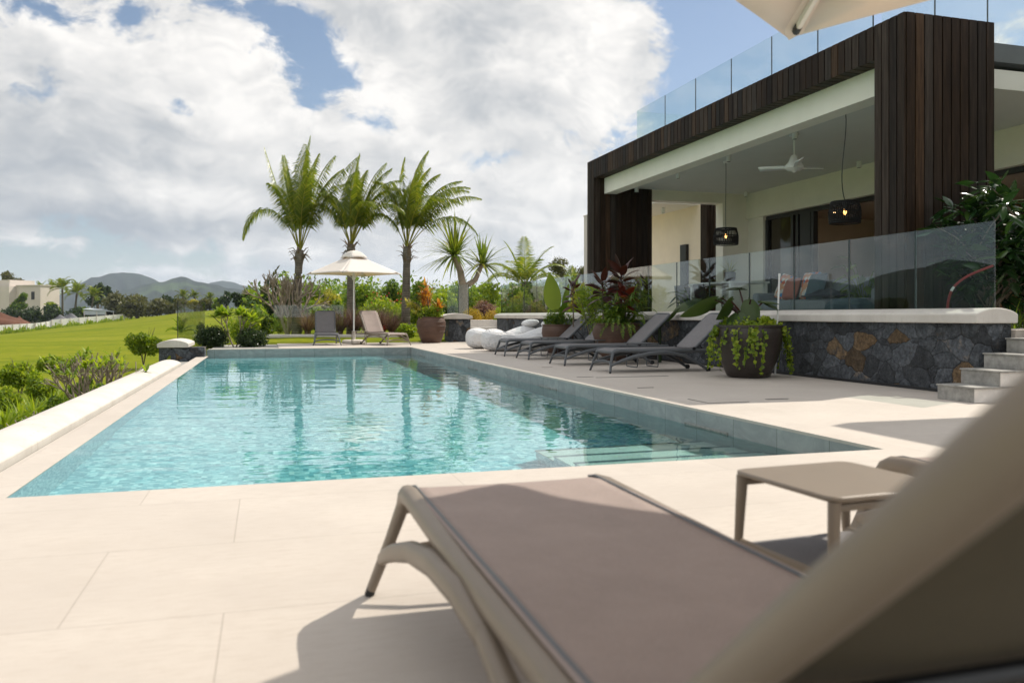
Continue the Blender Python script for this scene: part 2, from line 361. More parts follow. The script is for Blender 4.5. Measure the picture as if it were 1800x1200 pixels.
def sling(name, col, sc=260):
    m, t, b = mat(name)
    v = t.obj()
    wv = t.node('ShaderNodeTexChecker'); t.l.new(v, wv.inputs[0]); wv.inputs['Scale'].default_value = sc
    n = t.noise(v, 5, 7, 0.7)
    c = t.ramp(n, [(0.3, tuple(x*0.88 for x in col)), (0.7, tuple(x*1.08 for x in col))])
    c = t.mix(t.m('MULTIPLY', wv.outputs[1], 0.28), c, tuple(x*0.6 for x in col))
    gr = t.noise(v, 330, 3, 0.7)
    c = t.mix(1.0, c, t.ramp(gr, [(0.3, 0.80), (0.7, 1.14)]), 'MULTIPLY')
    t.l.new(c, b.inputs['Base Color']); b.inputs['Roughness'].default_value = 0.75
    t.l.new(t.bump(wv.outputs[1], 0.25, 0.001), b.inputs['Normal'])
    return m
M['sling'] = sling('taupe_sling', (0.325, 0.258, 0.230))
M['sling_grey'] = sling('grey_sling', (0.185, 0.175, 0.178))
M['rubber'] = simple('black_rubber', (0.012, 0.012, 0.012), 0.7)
def cloth(name, col, trans):
    m, t, b = mat(name)
    n = t.noise(t.obj(), 6, 5, 0.6)
    c = t.ramp(n, [(0.3, tuple(x*0.96 for x in col)), (0.7, col)])
    t.l.new(c, b.inputs['Base Color']); b.inputs['Roughness'].default_value = 0.85
    wv = t.noise(t.obj(), 300, 2)
    t.l.new(t.bump(t.m('ADD', t.m('MULTIPLY', n, 3.0), t.m('MULTIPLY', wv, 0.2)), 0.15, 0.01), b.inputs['Normal'])
    tr = t.node('ShaderNodeBsdfTranslucent'); t.l.new(t.mix(1.0, c, (1.0, 0.80, 0.58), 'MULTIPLY'), tr.inputs[0])
    ms = t.node('ShaderNodeMixShader'); ms.inputs[0].default_value = trans
    t.l.new(b.outputs[0], ms.inputs[1]); t.l.new(tr.outputs[0], ms.inputs[2])
    t.l.new(ms.outputs[0], t.n['Material Output'].inputs[0])
    return m
M['canvas'] = cloth('canvas', (0.82, 0.79, 0.745), 0.27)
def bagmat():
    m, t, b = mat('beanbag_canvas')
    v = t.obj()
    n = t.noise(t.mapping(v, (1.2, 2.5, 2.5)), 3.2, 5, 0.6, 1.2)
    t.set(b.inputs['Base Color'], t.ramp(n, [(0.2, (0.66, 0.66, 0.67)), (0.8, (0.74, 0.735, 0.73))]))
    b.inputs['Roughness'].default_value = 0.8
    t.l.new(t.bump(n, 0.9, 0.10), b.inputs['Normal'])
    return m
M['bag'] = bagmat()
def potmat(name, a, c, rough=0.6):
    m, t, b = mat(name)
    v = t.obj(); s = t.node('ShaderNodeSeparateXYZ'); t.l.new(v, s.inputs[0])
    n = t.noise(t.mapping(v, (1, 1, 3)), 3, 7, 0.65)
    ring = t.noise(t.mapping(v, (0.2, 0.2, 14)), 1.5, 3)
    f = t.m('ADD', t.m('MULTIPLY', n, 0.65), t.m('MULTIPLY', ring, 0.35))
    t.l.new(t.ramp(f, [(0.25, a), (0.75, c)]), b.inputs['Base Color']); b.inputs['Roughness'].default_value = rough
    t.l.new(t.bump(f, 0.3, 0.02), b.inputs['Normal'])
    return m
M['terracotta'] = potmat('terracotta', (0.052, 0.027, 0.018), (0.135, 0.068, 0.042))
M['dark_pot'] = potmat('dark_glazed_pot', (0.020, 0.015, 0.013), (0.045, 0.034, 0.028), 0.45)
M['sling_shade'] = sling('sling_underside_shade', (0.085, 0.072, 0.045))  # shade under the backrest put into a darker sling colour
M['soil'] = simple('soil', (0.05, 0.034, 0.022), 0.95, 0.4, 20)
M['red_soil'] = simple('red_earth', (0.105, 0.040, 0.020), 0.95, 0.35, 0.5, 0.8, 2)
M['tarp'] = simple('grey_tarpaulin', (0.11, 0.11, 0.12), 0.7, 0.2, 0.5, 0.5, 1)
M['fence'] = simple('white_sheet_fence', (0.72, 0.71, 0.68), 0.6, 0.15, 0.35, coords='pos')
M['tin'] = simple('tin_roof', (0.45, 0.49, 0.53), 0.5, 0.15, 0.7, coords='pos')
M['step'] = simple('pale_stone_step', (0.66, 0.62, 0.57), 0.75, 0.12, 12, 0.3, 120, coords='pos')
M['step_dark'] = simple('worn_shaded_stone', (0.30, 0.29, 0.265), 0.8, 0.35, 14, 0.3, 90, coords='pos')
M['red_hose'] = simple('red_hose', (0.26, 0.012, 0.012), 0.35)
M['fabric_grey'] = simple('grey_upholstery', (0.20, 0.22, 0.24), 0.9, 0.1, 20)
M['fabric_navy'] = simple('navy_fabric', (0.012, 0.016, 0.03), 0.9)
M['fabric_blue'] = simple('teal_fabric', (0.055, 0.09, 0.115), 0.9)
M['fabric_coral'] = simple('coral_fabric', (0.34, 0.11, 0.08), 0.9)
def pattern():
    m, t, b = mat('patterned_fabric')
    v = t.node('ShaderNodeTexVoronoi'); t.l.new(t.obj(), v.inputs[0]); v.inputs['Scale'].default_value = 14
    s = t.node('ShaderNodeSeparateColor'); t.l.new(v.outputs['Color'], s.inputs[0])
    t.l.new(t.ramp(s.outputs[0], [(0.0, (0.55, 0.10, 0.05)), (0.3, (0.60, 0.55, 0.50)), (0.6, (0.05, 0.20, 0.42)), (0.8, (0.60, 0.28, 0.16))], 'CONSTANT'), b.inputs['Base Color'])
    b.inputs['Roughness'].default_value = 0.9
    return m
M['pattern'] = pattern()
M['oak'] = simple('oak', (0.34, 0.19, 0.08), 0.5, 0.2, 6)
M['indoor'] = simple('indoor_wall', (0.58, 0.50, 0.42), 0.9, 0.05, 2, coords='pos')
def emit(name, col, s):
    m, t, b = mat(name); t.n.remove(b)
    e = t.node('ShaderNodeEmission'); e.inputs[0].default_value = (*col, 1); e.inputs[1].default_value = s
    t.l.new(e.outputs[0], t.n['Material Output'].inputs[0]); return m
M['bulb'] = emit('lit_bulb', (1.0, 0.50, 0.14), 6.0)
M['downlight'] = emit('lit_downlight', (1.0, 0.62, 0.28), 30.0)

def lawnmat():
    m, t, b = mat('lawn')
    p = t.pos()
    n = t.noise(p, 0.06, 4, 0.6); n2 = t.noise(p, 1.3, 6, 0.65); nf = t.noise(p, 18, 4, 0.7)
    st = t.noise(t.mapping(p, (0.018, 0.16, 1), rot=(0, 0, -0.15)), 1.0, 4, 0.6)
    c = t.ramp(t.m('ADD', t.m('ADD', t.m('MULTIPLY', st, 0.62), t.m('MULTIPLY', n, 0.38)), t.m('MULTIPLY', t.m('SUBTRACT', t.noise(p, 0.35, 5, 0.65), 0.5), 0.35)), [(0.36, (0.145, 0.185, 0.012)), (0.52, (0.205, 0.225, 0.015)), (0.64, (0.260, 0.260, 0.028))])
    c = t.mix(t.m('MULTIPLY', t.smooth(n2, 0.42, 0.70), 0.55), c, (0.095, 0.15, 0.012))
    c = t.mix(t.m('MULTIPLY', nf, 0.7), c, t.mix(1.0, c, (0.62, 0.66, 0.55), 'MULTIPLY'))
    t.l.new(c, b.inputs['Base Color']); b.inputs['Roughness'].default_value = 0.9
    b.inputs['Specular IOR Level'].default_value = 0.03
    t.l.new(t.bump(t.m('ADD', nf, n2), 0.5, 0.04), b.inputs['Normal'])
    return m
M['lawn'] = lawnmat()
def hillmat():
    m, t, b = mat('wooded_hill')
    p = t.pos()
    n = t.noise(p, 0.012, 8, 0.7); n2 = t.noise(p, 0.0025, 4, 0.6)
    c = t.ramp(n, [(0.3, (0.008, 0.014, 0.010)), (0.6, (0.020, 0.034, 0.018)), (0.8, (0.045, 0.06, 0.028))])
    c = t.mix(t.smooth(n2, 0.56, 0.68), c, (0.06, 0.10, 0.03))
    t.l.new(c, b.inputs['Base Color']); b.inputs['Roughness'].default_value = 0.95
    b.inputs['Specular IOR Level'].default_value = 0.1
    t.l.new(t.bump(n, 0.9, 30), b.inputs['Normal'])
    return m
M['hill'] = hillmat()

# ------------------------------------------------------------------ mesh helpers
LOC = {}
def W(px, py, d):
    """the point at depth d metres seen at photo column px and row py"""
    u = (px-900)/FPX*d
    return Vector((FW[0]*d+RT[0]*u, FW[1]*d+RT[1]*u, HC-(py-555)/FPX*d))
def G(px, d, z=0.0):
    p = W(px, 555, d); p.z = z; return p
def props(o, label=None, cat=None, group=None, kind=None):
    if label: o['label'] = label
    if cat: o['category'] = cat
    if group: o['group'] = group
    if kind: o['kind'] = kind
    return o
def thing(name, label, cat, loc=(0, 0, 0), rz=0.0, group=None):
    o = bpy.data.objects.new(name, None); scene.collection.objects.link(o)
    o.empty_display_size = 0.2
    o.location = loc; o.rotation_euler = (0, 0, rz); LOC[o.name] = Vector(loc)
    return props(o, label, cat, group)
class MB:
    def __init__(s): s.V = []; s.F = []; s.n = 0
    def raw(s, V, F):
        s.V.append(np.asarray(V, dtype=float).reshape(-1, 3))
        s.F += [tuple(int(i)+s.n for i in f) for f in F]; s.n += len(s.V[-1]); return s
    def quads(s, V):
        V = np.asarray(V).reshape(-1, 3); k = len(V)//4
        idx = np.arange(k*4).reshape(-1, 4)+s.n
        s.V.append(V); s.F += [tuple(r) for r in idx.tolist()]; s.n += k*4; return s
    def box(s, x0, y0, z0, x1, y1, z1):
        V = [(x, y, z) for z in (z0, z1) for y in (y0, y1) for x in (x0, x1)]
        return s.raw(V, [(0, 2, 3, 1), (4, 5, 7, 6), (0, 1, 5, 4), (2, 6, 7, 3), (0, 4, 6, 2), (1, 3, 7, 5)])
    def prism(s, poly, axis, a, b):
        """closed outline swept between a and b along axis"""
        n = len(poly); V = []
        for t in (a, b):
            for (p, q) in poly:
                V.append({'x': (t, p, q), 'y': (p, t, q), 'z': (p, q, t)}[axis])
        F = [tuple(range(n))[::-1], tuple(range(n, 2*n))]+[(i, (i+1) % n, (i+1) % n+n, i+n) for i in range(n)]
        return s.raw(V, F)
    def tube(s, path, ra, rb=None, seg=10, up=(0, 0, 1), cap=True, sq=1.0):
        """tube along a path; ra across (level), rb in the upright plane; numbers or lists"""
        P = [Vector(p) for p in path]; n = len(P)
        ra = [ra]*n if not hasattr(ra, '__len__') else ra
        rb = ra if rb is None else ([rb]*n if not hasattr(rb, '__len__') else rb)
        V = []; prev = None
        for i, p in enumerate(P):
            t = (P[min(i+1, n-1)]-P[max(i-1, 0)]).normalized()
            side = t.cross(Vector(up))
            if side.length < 0.05: side = prev if prev is not None else t.cross(Vector((0, 1, 0)) if abs(t.y) < .9 else Vector((1, 0, 0)))
            side.normalize()
            if prev is not None and side.dot(prev) < 0: side = -side
            prev = side; nrm = side.cross(t)
            for k in range(seg):
                a = 2*math.pi*k/seg; c, d = math.cos(a), math.sin(a)
                c = math.copysign(abs(c)**sq, c); d = math.copysign(abs(d)**sq, d)
                V.append(p+side*(c*ra[i])+nrm*(d*rb[i]))
        F = [(i*seg+k, i*seg+(k+1) % seg, (i+1)*seg+(k+1) % seg, (i+1)*seg+k) for i in range(n-1) for k in range(seg)]
        if cap: F += [tuple(range(seg))[::-1], tuple(range((n-1)*seg, n*seg))]
        return s.raw([tuple(v) for v in V], F)
    def lathe(s, prof, c=(0, 0, 0), seg=32, cap=True):
        V = [(c[0]+r*math.cos(2*math.pi*k/seg), c[1]+r*math.sin(2*math.pi*k/seg), c[2]+z) for r, z in prof for k in range(seg)]
        n = len(prof)
        F = [(i*seg+k, i*seg+(k+1) % seg, (i+1)*seg+(k+1) % seg, (i+1)*seg+k) for i in range(n-1) for k in range(seg)]
        if cap: F += [tuple(range(seg))[::-1], tuple(range((n-1)*seg, n*seg))]
        return s.raw(V, F)
    def grid(s, pts):
        """rows of points"""
        r, c = len(pts), len(pts[0])
        return s.raw([p for row in pts for p in row], [(i*c+j, i*c+j+1, (i+1)*c+j+1, (i+1)*c+j) for i in range(r-1) for j in range(c-1)])
    def obj(s, name, m, parent=None, world=False, smooth=40, bevel=0.0, solid=0.0, loc=None):
        V = np.concatenate(s.V) if s.V else np.zeros((0, 3))
        off = None
        if parent is not None and world: off = LOC[parent.name]
        if loc is not None and parent is None: off = Vector(loc)
        if off is not None: V = V-np.array(off)
        me = bpy.data.meshes.new(name); me.from_pydata(V.tolist(), [], s.F); me.update()
        if smooth:
            me.polygons.foreach_set('use_smooth', [True]*len(me.polygons))
            if smooth < 180: me.set_sharp_from_angle(angle=R_(smooth))
        me.materials.append(M[m] if isinstance(m, str) else m)
        o = bpy.data.objects.new(name, me); scene.collection.objects.link(o)
        if parent is not None:
            o.parent = parent; LOC[o.name] = LOC.get(parent.name, Vector((0, 0, 0)))
        elif off is not None:
            o.location = off; LOC[o.name] = Vector(off)
        else: LOC[o.name] = Vector((0, 0, 0))
        if bevel:
            md = o.modifiers.new('bevel', 'BEVEL'); md.width = bevel; md.segments = 2; md.limit_method = 'ANGLE'; md.angle_limit = R_(40)
        if solid:
            md = o.modifiers.new('solid', 'SOLIDIFY'); md.thickness = solid; md.offset = 0
        return o
def struct(name, mb, m, **kw):
    return props(mb.obj(name, m, **kw), kind='structure')
def dup(root, loc, rz=None, label=None, group=None, scale=None):
    r = root.copy(); scene.collection.objects.link(r); r.location = loc; LOC[r.name] = Vector(loc)
    if rz is not None: r.rotation_euler = (0, 0, rz)
    if scale is not None: r.scale = scale if hasattr(scale, '__len__') else (scale,)*3
    if label: r['label'] = label
    if group: r['group'] = group
    for ch in list(root.children):
        c = ch.copy(); scene.collection.objects.link(c); c.parent = r
        for g in ch.children:
            d = g.copy(); scene.collection.objects.link(d); d.parent = c
    return r
def smoothstep(a, b, x):
    t = min(1, max(0, (x-a)/(b-a))); return t*t*(3-2*t)
def bez(a, b, c, d, n=12):
    a, b, c, d = map(Vector, (a, b, c, d)); out = []
    for i in range(n+1):
        t = i/n; out.append(a*(1-t)**3+b*3*t*(1-t)**2+c*3*t*t*(1-t)+d*t**3)
    return out

# ------------------------------------------------------------------ leaf and plant helpers
def leaf_quads(C, A, N, L, Wd, fold=0.0):
    """diamond leaves: centres C, long axes A, normals N, lengths L, widths Wd"""
    B = np.cross(A, N); B /= np.linalg.norm(B, axis=1, keepdims=True)+1e-9
    L = L[:, None]; Wd = Wd[:, None]
    return np.stack([C-A*L*0.5, C+B*Wd*0.5+A*L*0.05, C+A*L*0.5, C-B*Wd*0.5+A*L*0.05], axis=1)
def unit(v): return v/(np.linalg.norm(v, axis=1, keepdims=True)+1e-9)
def leaf_cloud(rng, balls, n, size, aspect=0.5, shell=0.5, up=0.5, squash=1.0):
    vol = np.array([b[3]**2 for b in balls]); vol = vol/vol.sum(); out = []
    for b, v in zip(balls, vol):
        k = max(4, int(n*v)); d = unit(rng.normal(size=(k, 3)))
        r = b[3]*(shell+(1-shell)*rng.random(k)**0.6)*(1+0.10*rng.normal(size=k))
        C = np.array(b[:3])+d*r[:, None]*np.array([1, 1, squash])
        A = unit(d*0.7+rng.normal(size=(k, 3))*0.7+np.array([0, 0, 0.15]))
        N = unit(d*0.5+rng.normal(size=(k, 3))*0.55+np.array([0, 0, up]))
        L = size*(0.65+0.7*rng.random(k))
        out.append(leaf_quads(C, A, N, L, L*aspect))
    return np.concatenate(out)
def crown_balls(rng, n, rx, ry, rz, cz, r):
    out = []
    for i in range(n):
        d = rng.normal(size=3); d /= np.linalg.norm(d); q = rng.random()**0.5
        out.append((d[0]*rx*q, d[1]*ry*q, cz+d[2]*rz*q, r*(0.65+0.6*rng.random())))
    return out
def branches(mb, rng, base, n, h, spread, r0, split=2):
    for i in range(n):
        a = 2*math.pi*i/n+rng.random(); s = spread*(0.5+0.6*rng.random()); hh = h*(0.8+0.35*rng.random())
        p0 = Vector(base); p3 = p0+Vector((math.cos(a)*s, math.sin(a)*s, hh))
        path = bez(p0, p0+Vector((0, 0, hh*0.35)), p3-Vector((math.cos(a)*s*0.3, math.sin(a)*s*0.3, hh*0.25)), p3, 6)
        mb.tube(path, [r0*(1-0.75*k/6) for k in range(7)], seg=6)
        for j in range(split):
            q = path[3+j % 3]; b = a+rng.normal()*0.9
            e = q+Vector((math.cos(b)*s*0.5, math.sin(b)*s*0.5, hh*0.35))
            mb.tube([q, q.lerp(e, 0.5)+Vector((0, 0, hh*0.04)), e], [r0*0.45, r0*0.32, r0*0.12], seg=5)
def shrub(name, label, cat, loc, rx, ry, h, leaf='leaf', n=1400, size=0.07, balls=9, aspect=0.5, group=None, seed=0, stemh=0.35, stem='bark', ballr=0.42, up=0.4, bottom=0.0):
    """leafy shrub: foliage and stems; rx, ry half widths, h height"""
    rng = np.random.default_rng(seed+11)
    t = thing(name, label, cat, loc, 0, group)
    hz = (h-bottom)/2; r = ballr*min(rx, ry, hz*1.3)
    bl = crown_balls(rng, balls, max(rx-r, .02), max(ry-r, .02), max(hz-r*0.8, .02), bottom+hz, r)
    mb = MB().quads(leaf_cloud(rng, bl, n, size, aspect, up=up))
    mb.obj('foliage', leaf, t, smooth=0)
    st = MB(); branches(st, rng, (0, 0, -0.05), 5, h*stemh+bottom, rx*0.5, max(0.010, h*0.014), 2)
    st.obj('stem', stem, t)
    return t
def tree(name, label, cat, loc, crown_r, h, trunk_h, leaf='leaf', n=3000, size=0.3, balls=16, group=None, seed=0, tr=0.12, squash=0.75, bark='bark', ballr=0.36, aspect=0.5, sink=0.6):
    rng = np.random.default_rng(seed+5)
    t = thing(name, label, cat, loc, 0, group)
    hz = (h-trunk_h)/2; r = ballr*crown_r
    bl = crown_balls(rng, balls, crown_r-r*.8, crown_r-r*.8, max(hz-r*.6, .1), trunk_h+hz, r)
    MB().quads(leaf_cloud(rng, bl, n, size, aspect, squash=squash)).obj('crown', leaf, t, smooth=0)
    tk = MB(); tk.tube([(0, 0, -sink), (0.03*h, 0.01, trunk_h*0.5), (0.02, 0, trunk_h+hz*0.5)], [tr*1.2, tr, tr*0.6], seg=8)
    for b in bl[:10]:
        p = Vector((0.02, 0, trunk_h*0.85)); q = Vector(b[:3])
        tk.tube([p, p.lerp(q, 0.5)+Vector((0, 0, -0.05*h)), q], [tr*0.5, tr*0.33, tr*0.12], seg=5)
    tk.obj('trunk', bark, t)
    return t
def frond(mb_leaf, mb_rib, rng, base, az, el, length, droop, wind=(0, 0), nleaf=46, lw=0.035, ll=0.55, hang=0.5, rr=0.022, st=0.16):
    """feather frond: arching rib and two rows of leaflets"""
    d = Vector((math.cos(az)*math.cos(el), math.sin(az)*math.cos(el), math.sin(el)))
    pts = []; p = Vector(base); cur = d.copy(); n = 14
    for i in range(n+1):
        pts.append(p.copy()); f = i/n
        cur = (cur+Vector((wind[0]*f, wind[1]*f, -droop*f*1.6))*(2/n)).normalized()
        p = p+cur*(length/n)
    mb_rib.tube(pts, [rr*(1-0.85*i/n) for i in range(n+1)], seg=5)
    Q = []
    for i in range(nleaf):
        f = st+(1-st)*(i+rng.random()*0.5)/nleaf; x = f*n; k = min(int(x), n-1); q = pts[k].lerp(pts[k+1], x-k)
        t = (pts[k+1]-pts[k]).normalized(); side = t.cross(Vector((0, 0, 1)))
        if side.length < .05: side = Vector((-math.sin(az), math.cos(az), 0))
        side.normalize(); nrm = side.cross(t)
        L = ll*(math.sin(math.pi*min(1, 0.18+f*0.80)))**0.7*(0.85+0.3*rng.random())
        for s in (-1, 1):
            dr = (side*s*(0.72-.06*(hang > 1))+t*0.62+nrm*(0.22-.25*(hang > 1))+Vector((wind[0]*0.4, wind[1]*0.4, 0))).normalized()
            m1 = q+dr*L*0.5; dr2 = (dr+Vector((0, 0, -hang*(0.7+0.6*rng.random())))).normalized(); e = m1+dr2*L*0.55
            wv = (t*0.85+nrm*0.3*s).normalized()*lw*0.5
            Q.append([q-wv*0.5, q+wv*0.5, m1+wv, m1-wv]); Q.append([m1-wv, m1+wv, e+wv*0.12, e-wv*0.12])
    mb_leaf.quads(np.array([[tuple(v) for v in r] for r in Q]))
def palm(name, label, loc, h, tr, fronds, group=None, seed=0, lean=(0, 0), ll=0.6, lw=0.04, wind=(0, 0), nleaf=46, boots=True, hang=0.5, leafm='leaf_palm', sink=0.5, st=0.16):
    """feather palm: fronds = list of (azimuth deg, elevation deg, length, droop)"""
    rng = np.random.default_rng(seed)
    t = thing(name, label, 'palm tree', loc, 0, group)
    tk = MB(); n = 26; path = []; rad = []
    for i in range(n+1):
        f = i/n; path.append((lean[0]*f*f, lean[1]*f*f, -sink+(h+sink)*f))
        rad.append(tr*(1.25-0.45*f)*(1+0.035*math.sin(i*2.4))*(1.25 if f > 0.86 else 1)*(0.8 if f > 0.97 else 1))
    tk.tube(path, rad, seg=14)
    tko = tk.obj('trunk', 'palm_bark', t, smooth=60)
    top = Vector(path[-1])
    if boots:
        bt = MB()
        for i in range(16):
            a = rng.random()*6.28; z = h*(0.80+0.18*rng.random()); b = Vector((top.x*.95, top.y*.95, z))
            o = Vector((math.cos(a), math.sin(a), 0))
            bt.tube([b+o*tr*0.7, b+o*tr*1.5+Vector((0, 0, 0.16)), b+o*tr*(1.9+rng.random())+Vector((0, 0, 0.10+0.4*(rng.random()-.4)))], [0.06, 0.045, 0.012], [0.02, 0.015, 0.006], seg=6)
        bt.obj('old_leaf_base', 'bark', t)
    lf = MB(); rb = MB()
    for (a, e, L, dr) in fronds:
        frond(lf, rb, rng, top+Vector((0, 0, -0.1)), R_(a), R_(e), L, dr, wind, nleaf, lw, ll, hang, 0.022, st)
    lf.obj('crown', leafm, t, smooth=0)
    rb.obj('frond_rib', 'leaf_yellow' if st > .2 else leafm, t)
    return t
def blades(rng, n, L, spread, w, el=(55, 88), droop=0.6, seg=5, base_r=0.05):
    """strap leaves rising from a base and arching out"""
    mb = MB()
    for i in range(n):
        a = rng.random()*6.283; e = R_(el[0]+(el[1]-el[0])*rng.random()); l = L*(0.6+0.5*rng.random())
        d = Vector((math.cos(a)*math.cos(e), math.sin(a)*math.cos(e), math.sin(e)))
        p = Vector((math.cos(a)*base_r*rng.random(), math.sin(a)*base_r*rng.random(), 0)); rows = []
        sd = Vector((-math.sin(a), math.cos(a), 0))
        for k in range(seg+1):
            f = k/seg; ww = w*(1-f)**0.7*(0.5+min(1, f*4)*0.5)*0.5+0.0005
            rows.append([tuple(p-sd*ww), tuple(p+sd*ww)])
            d = (d+Vector((math.cos(a)*spread, math.sin(a)*spread, -droop))*((0.4+f)/seg)).normalized(); p = p+d*(l/seg)
        mb.grid(rows)
    return mb
def paddle(mb, base, az, el, L, wd, bend=0.5, seg=8, stalk=0.3, roll=0.0):
    """broad leaf on a stalk, folded along its midrib"""
    d = Vector((math.cos(az)*math.cos(el), math.sin(az)*math.cos(el), math.sin(el))); sd = Vector((-math.sin(az), math.cos(az), 0))
    sd = (sd*math.cos(roll)+d.cross(sd)*math.sin(roll)).normalized()
    p = Vector(base); s_ = p.copy(); p = p+d*stalk
    mb.tube([s_, p], [0.012, 0.008], seg=5)
    rows = []
    for k in range(seg+1):
        f = k/seg; ww = wd*0.5*math.sin(math.pi*(0.06+0.94*f)**0.75)**0.8 if f < 1 else 0.002
        n = sd.cross(d)
        rows.append([tuple(p-sd*ww+n*ww*0.25), tuple(p-sd*ww*.5+n*ww*0.06), tuple(p), tuple(p+sd*ww*.5+n*ww*0.06), tuple(p+sd*ww+n*ww*0.25)])
        d = (d+Vector((0, 0, -bend))*((0.5+f)/seg)).normalized(); p = p+d*(L/seg)
    mb.grid(rows)

# ------------------------------------------------------------------ ground, deck, pool, hills
def gz(x, y):
    d = FW[0]*x+FW[1]*y; u = RT[0]*x+RT[1]*y
    dd = max(d, 5.0); a = u/dd
    zf = float(np.interp(a, [-0.70, -0.62, -0.466, -0.40, -0.33, -0.25, 0.3], [-3.6, -3.3, -0.15, 1.6, 2.6, 2.6, 2.6]))
    left = smoothstep(-0.29, -0.37, a)
    zn = 0.10*(1-left)+(-0.85)*left
    if x > -2.4 and y < 27 and d > 0: zn = 0.02 if y > 20 else zn
    t = smoothstep(26, 210, d) if left < 0.5 else smoothstep(40, 200, d)
    z = zn+(zf-zn)*t
    if d > 260: z += (0.5-z)*smoothstep(260, 700, d)*0.7
    if d < 20 and x < -2: z = -0.85+0.10*math.sin(y*0.35)
    z += 0.03*math.sin(x*1.7+y*0.6)*math.sin(y*1.1) if d > 12 else 0
    if -2.22 < x < 30 and -30 < y < 26.35: z = -2.6
    if x > 7.3 and y < 60 and z > -2: z = max(z, 0.02)
    return z
xs = sorted(set([-3000, -1500, -800, -500, -350, -280]+list(range(-240, -60, 6))+list(range(-60, -12, 2))+[x*0.5 for x in range(-24, -4)]+[-2.21, -2.23]+list(range(-2, 30, 1))+list(range(30, 120, 6))+[150, 250, 500, 1000, 3000]))
ys = sorted(set([-800, -300, -100, -60, -31, -29]+list(range(-28, 26, 2))+[26.34, 26.36, 26.6]+[27+0.5*k for k in range(0, 30)]+list(range(42, 90, 3))+list(range(90, 260, 5))+[280, 320, 400, 600, 1000, 2000, 5000]))
gm = MB(); gm.grid([[(x, y, gz(x, y)) for x in xs] for y in ys])
struct('ground', gm, 'lawn', smooth=180)

PX0, PX1, PY0, PY1 = -1.40, 3.78, 4.37, 22.35      # pool
ZW = -0.168; ZF = -1.25
# deck: stone sheets round the pool, 6 cm thick, one mesh
dk = MB()
dk.box(-2.05, -6, -0.022, 7.28, PY0, 0.0)
dk.box(PX1, PY0+0.0, -0.022, 7.28, 26.3, 0.0)
dk.box(0.32, PY1, -0.022, PX1, 26.3, 0.0)
dk.box(-1.42, PY1, -0.022, 0.32, PY1+0.28, 0.0)
dk.box(7.28, -6, -0.022, 16, 6.85, 0.0)
struct('deck', dk, 'deck', smooth=0)
db = MB(); db.box(-2.05, -6, -2.6, 7.2, PY0-0.25, -0.024); db.box(PX1+0.25, PY0-0.25, -2.6, 7.2, 26.25, -0.024); db.box(-1.4, PY1+0.25, -2.6, PX1+0.25, 26.25, -0.024)
struct('deck_base', db, 'step_dark', smooth=0)
pw = MB()
pw.box(PX1, PY0-0.25, ZF-0.2, PX1+0.25, PY1+0.25, -0.023)      # right wall
pw.box(-1.45, PY1, ZF-0.2, PX1, PY1+0.25, -0.023)              # far wall
pw.box(-1.45, PY0-0.25, ZF-0.2, PX1, PY0, -0.023)              # near wall
struct('pool_wall', pw, 'pooltile', smooth=0)
pf = MB(); pf.box(-1.45, PY0, ZF-0.2, PX1, PY1, ZF); pf.box(-1.66, PY0, ZF-0.2, -1.452, PY1, -0.20); struct('pool_floor', pf, 'mosaic', smooth=0)
wr = MB(); wr.box(-1.655, PY0+0.001, -0.199, -1.395, PY1-0.3, ZW+0.006); struct('weir', wr, 'deck', smooth=0, bevel=0.004)
ps = MB()
for i in range(5):
    z1 = ZW-0.04-0.165*i; y0 = PY0+0.46*i
    ps.box(2.20, y0+0.001, ZF+0.001, PX1-0.001, y0+0.459, z1-0.031)
struct('pool_steps', ps, 'mosaic', smooth=0)
pt = MB()
for i in range(5):
    z1 = ZW-0.04-0.165*i; y0 = PY0+0.46*i
    pt.box(2.195, y0+0.012 if i else y0+.002, z1-0.03, PX1-0.002, y0+0.405, z1)
struct('step_tread', pt, 'cap', smooth=0)
pt = MB()
for i in range(5):
    z1 = ZW-0.04-0.165*i; y0 = PY0+0.46*i
    pt.box(2.193, y0+0.406, z1-0.032, PX1-0.002, y0+0.47, z1+.001)
struct('nosing_shadow_strip', pt, 'slate', smooth=0)  # dark strips paint the shadow at each tread's front edge
wx = np.concatenate([np.linspace(PX0, PX1-.001, 190)]); wy = np.concatenate([np.linspace(PY0+.001, 10, 260)[:-1], np.linspace(10, PY1-.001, 240)])
GX, GY = np.meshgrid(wx, wy); rw = np.random.default_rng(17); GZ = np.zeros_like(GX)
for k in range(46):
    lam = 0.10*(1.1/0.10)**rw.random(); a = rw.normal()*0.9+1.2; kk = 2*math.pi/lam
    GZ += 0.0021*(lam/6.283)*np.sin(kk*(GX*math.cos(a)+GY*math.sin(a))+rw.random()*6.28)*(1+.6*np.sin(GX*rw.normal()*1.4+GY*rw.normal()*.9))
GZ *= np.clip((GX-PX0)/.10, 0, 1)
nr, nc = GX.shape; idx = np.arange(nr*nc).reshape(nr, nc)
wm = MB().raw(np.stack([GX, GY, ZW+GZ], -1).reshape(-1, 3), np.stack([idx[:-1, :-1], idx[:-1, 1:], idx[1:, 1:], idx[1:, :-1]], -1).reshape(-1, 4).tolist())
water = struct('water', wm, 'water', smooth=180)
try:
    water.cycles.is_caustics_caster = True
    for o in scene.objects:
        if o.name.split('.')[0] in ('pool_floor', 'pool_wall', 'pool_steps', 'nosing_shadow_strip', 'step_tread'): o.cycles.is_caustics_receiver = True
except Exception as ex: print('caustics', ex)
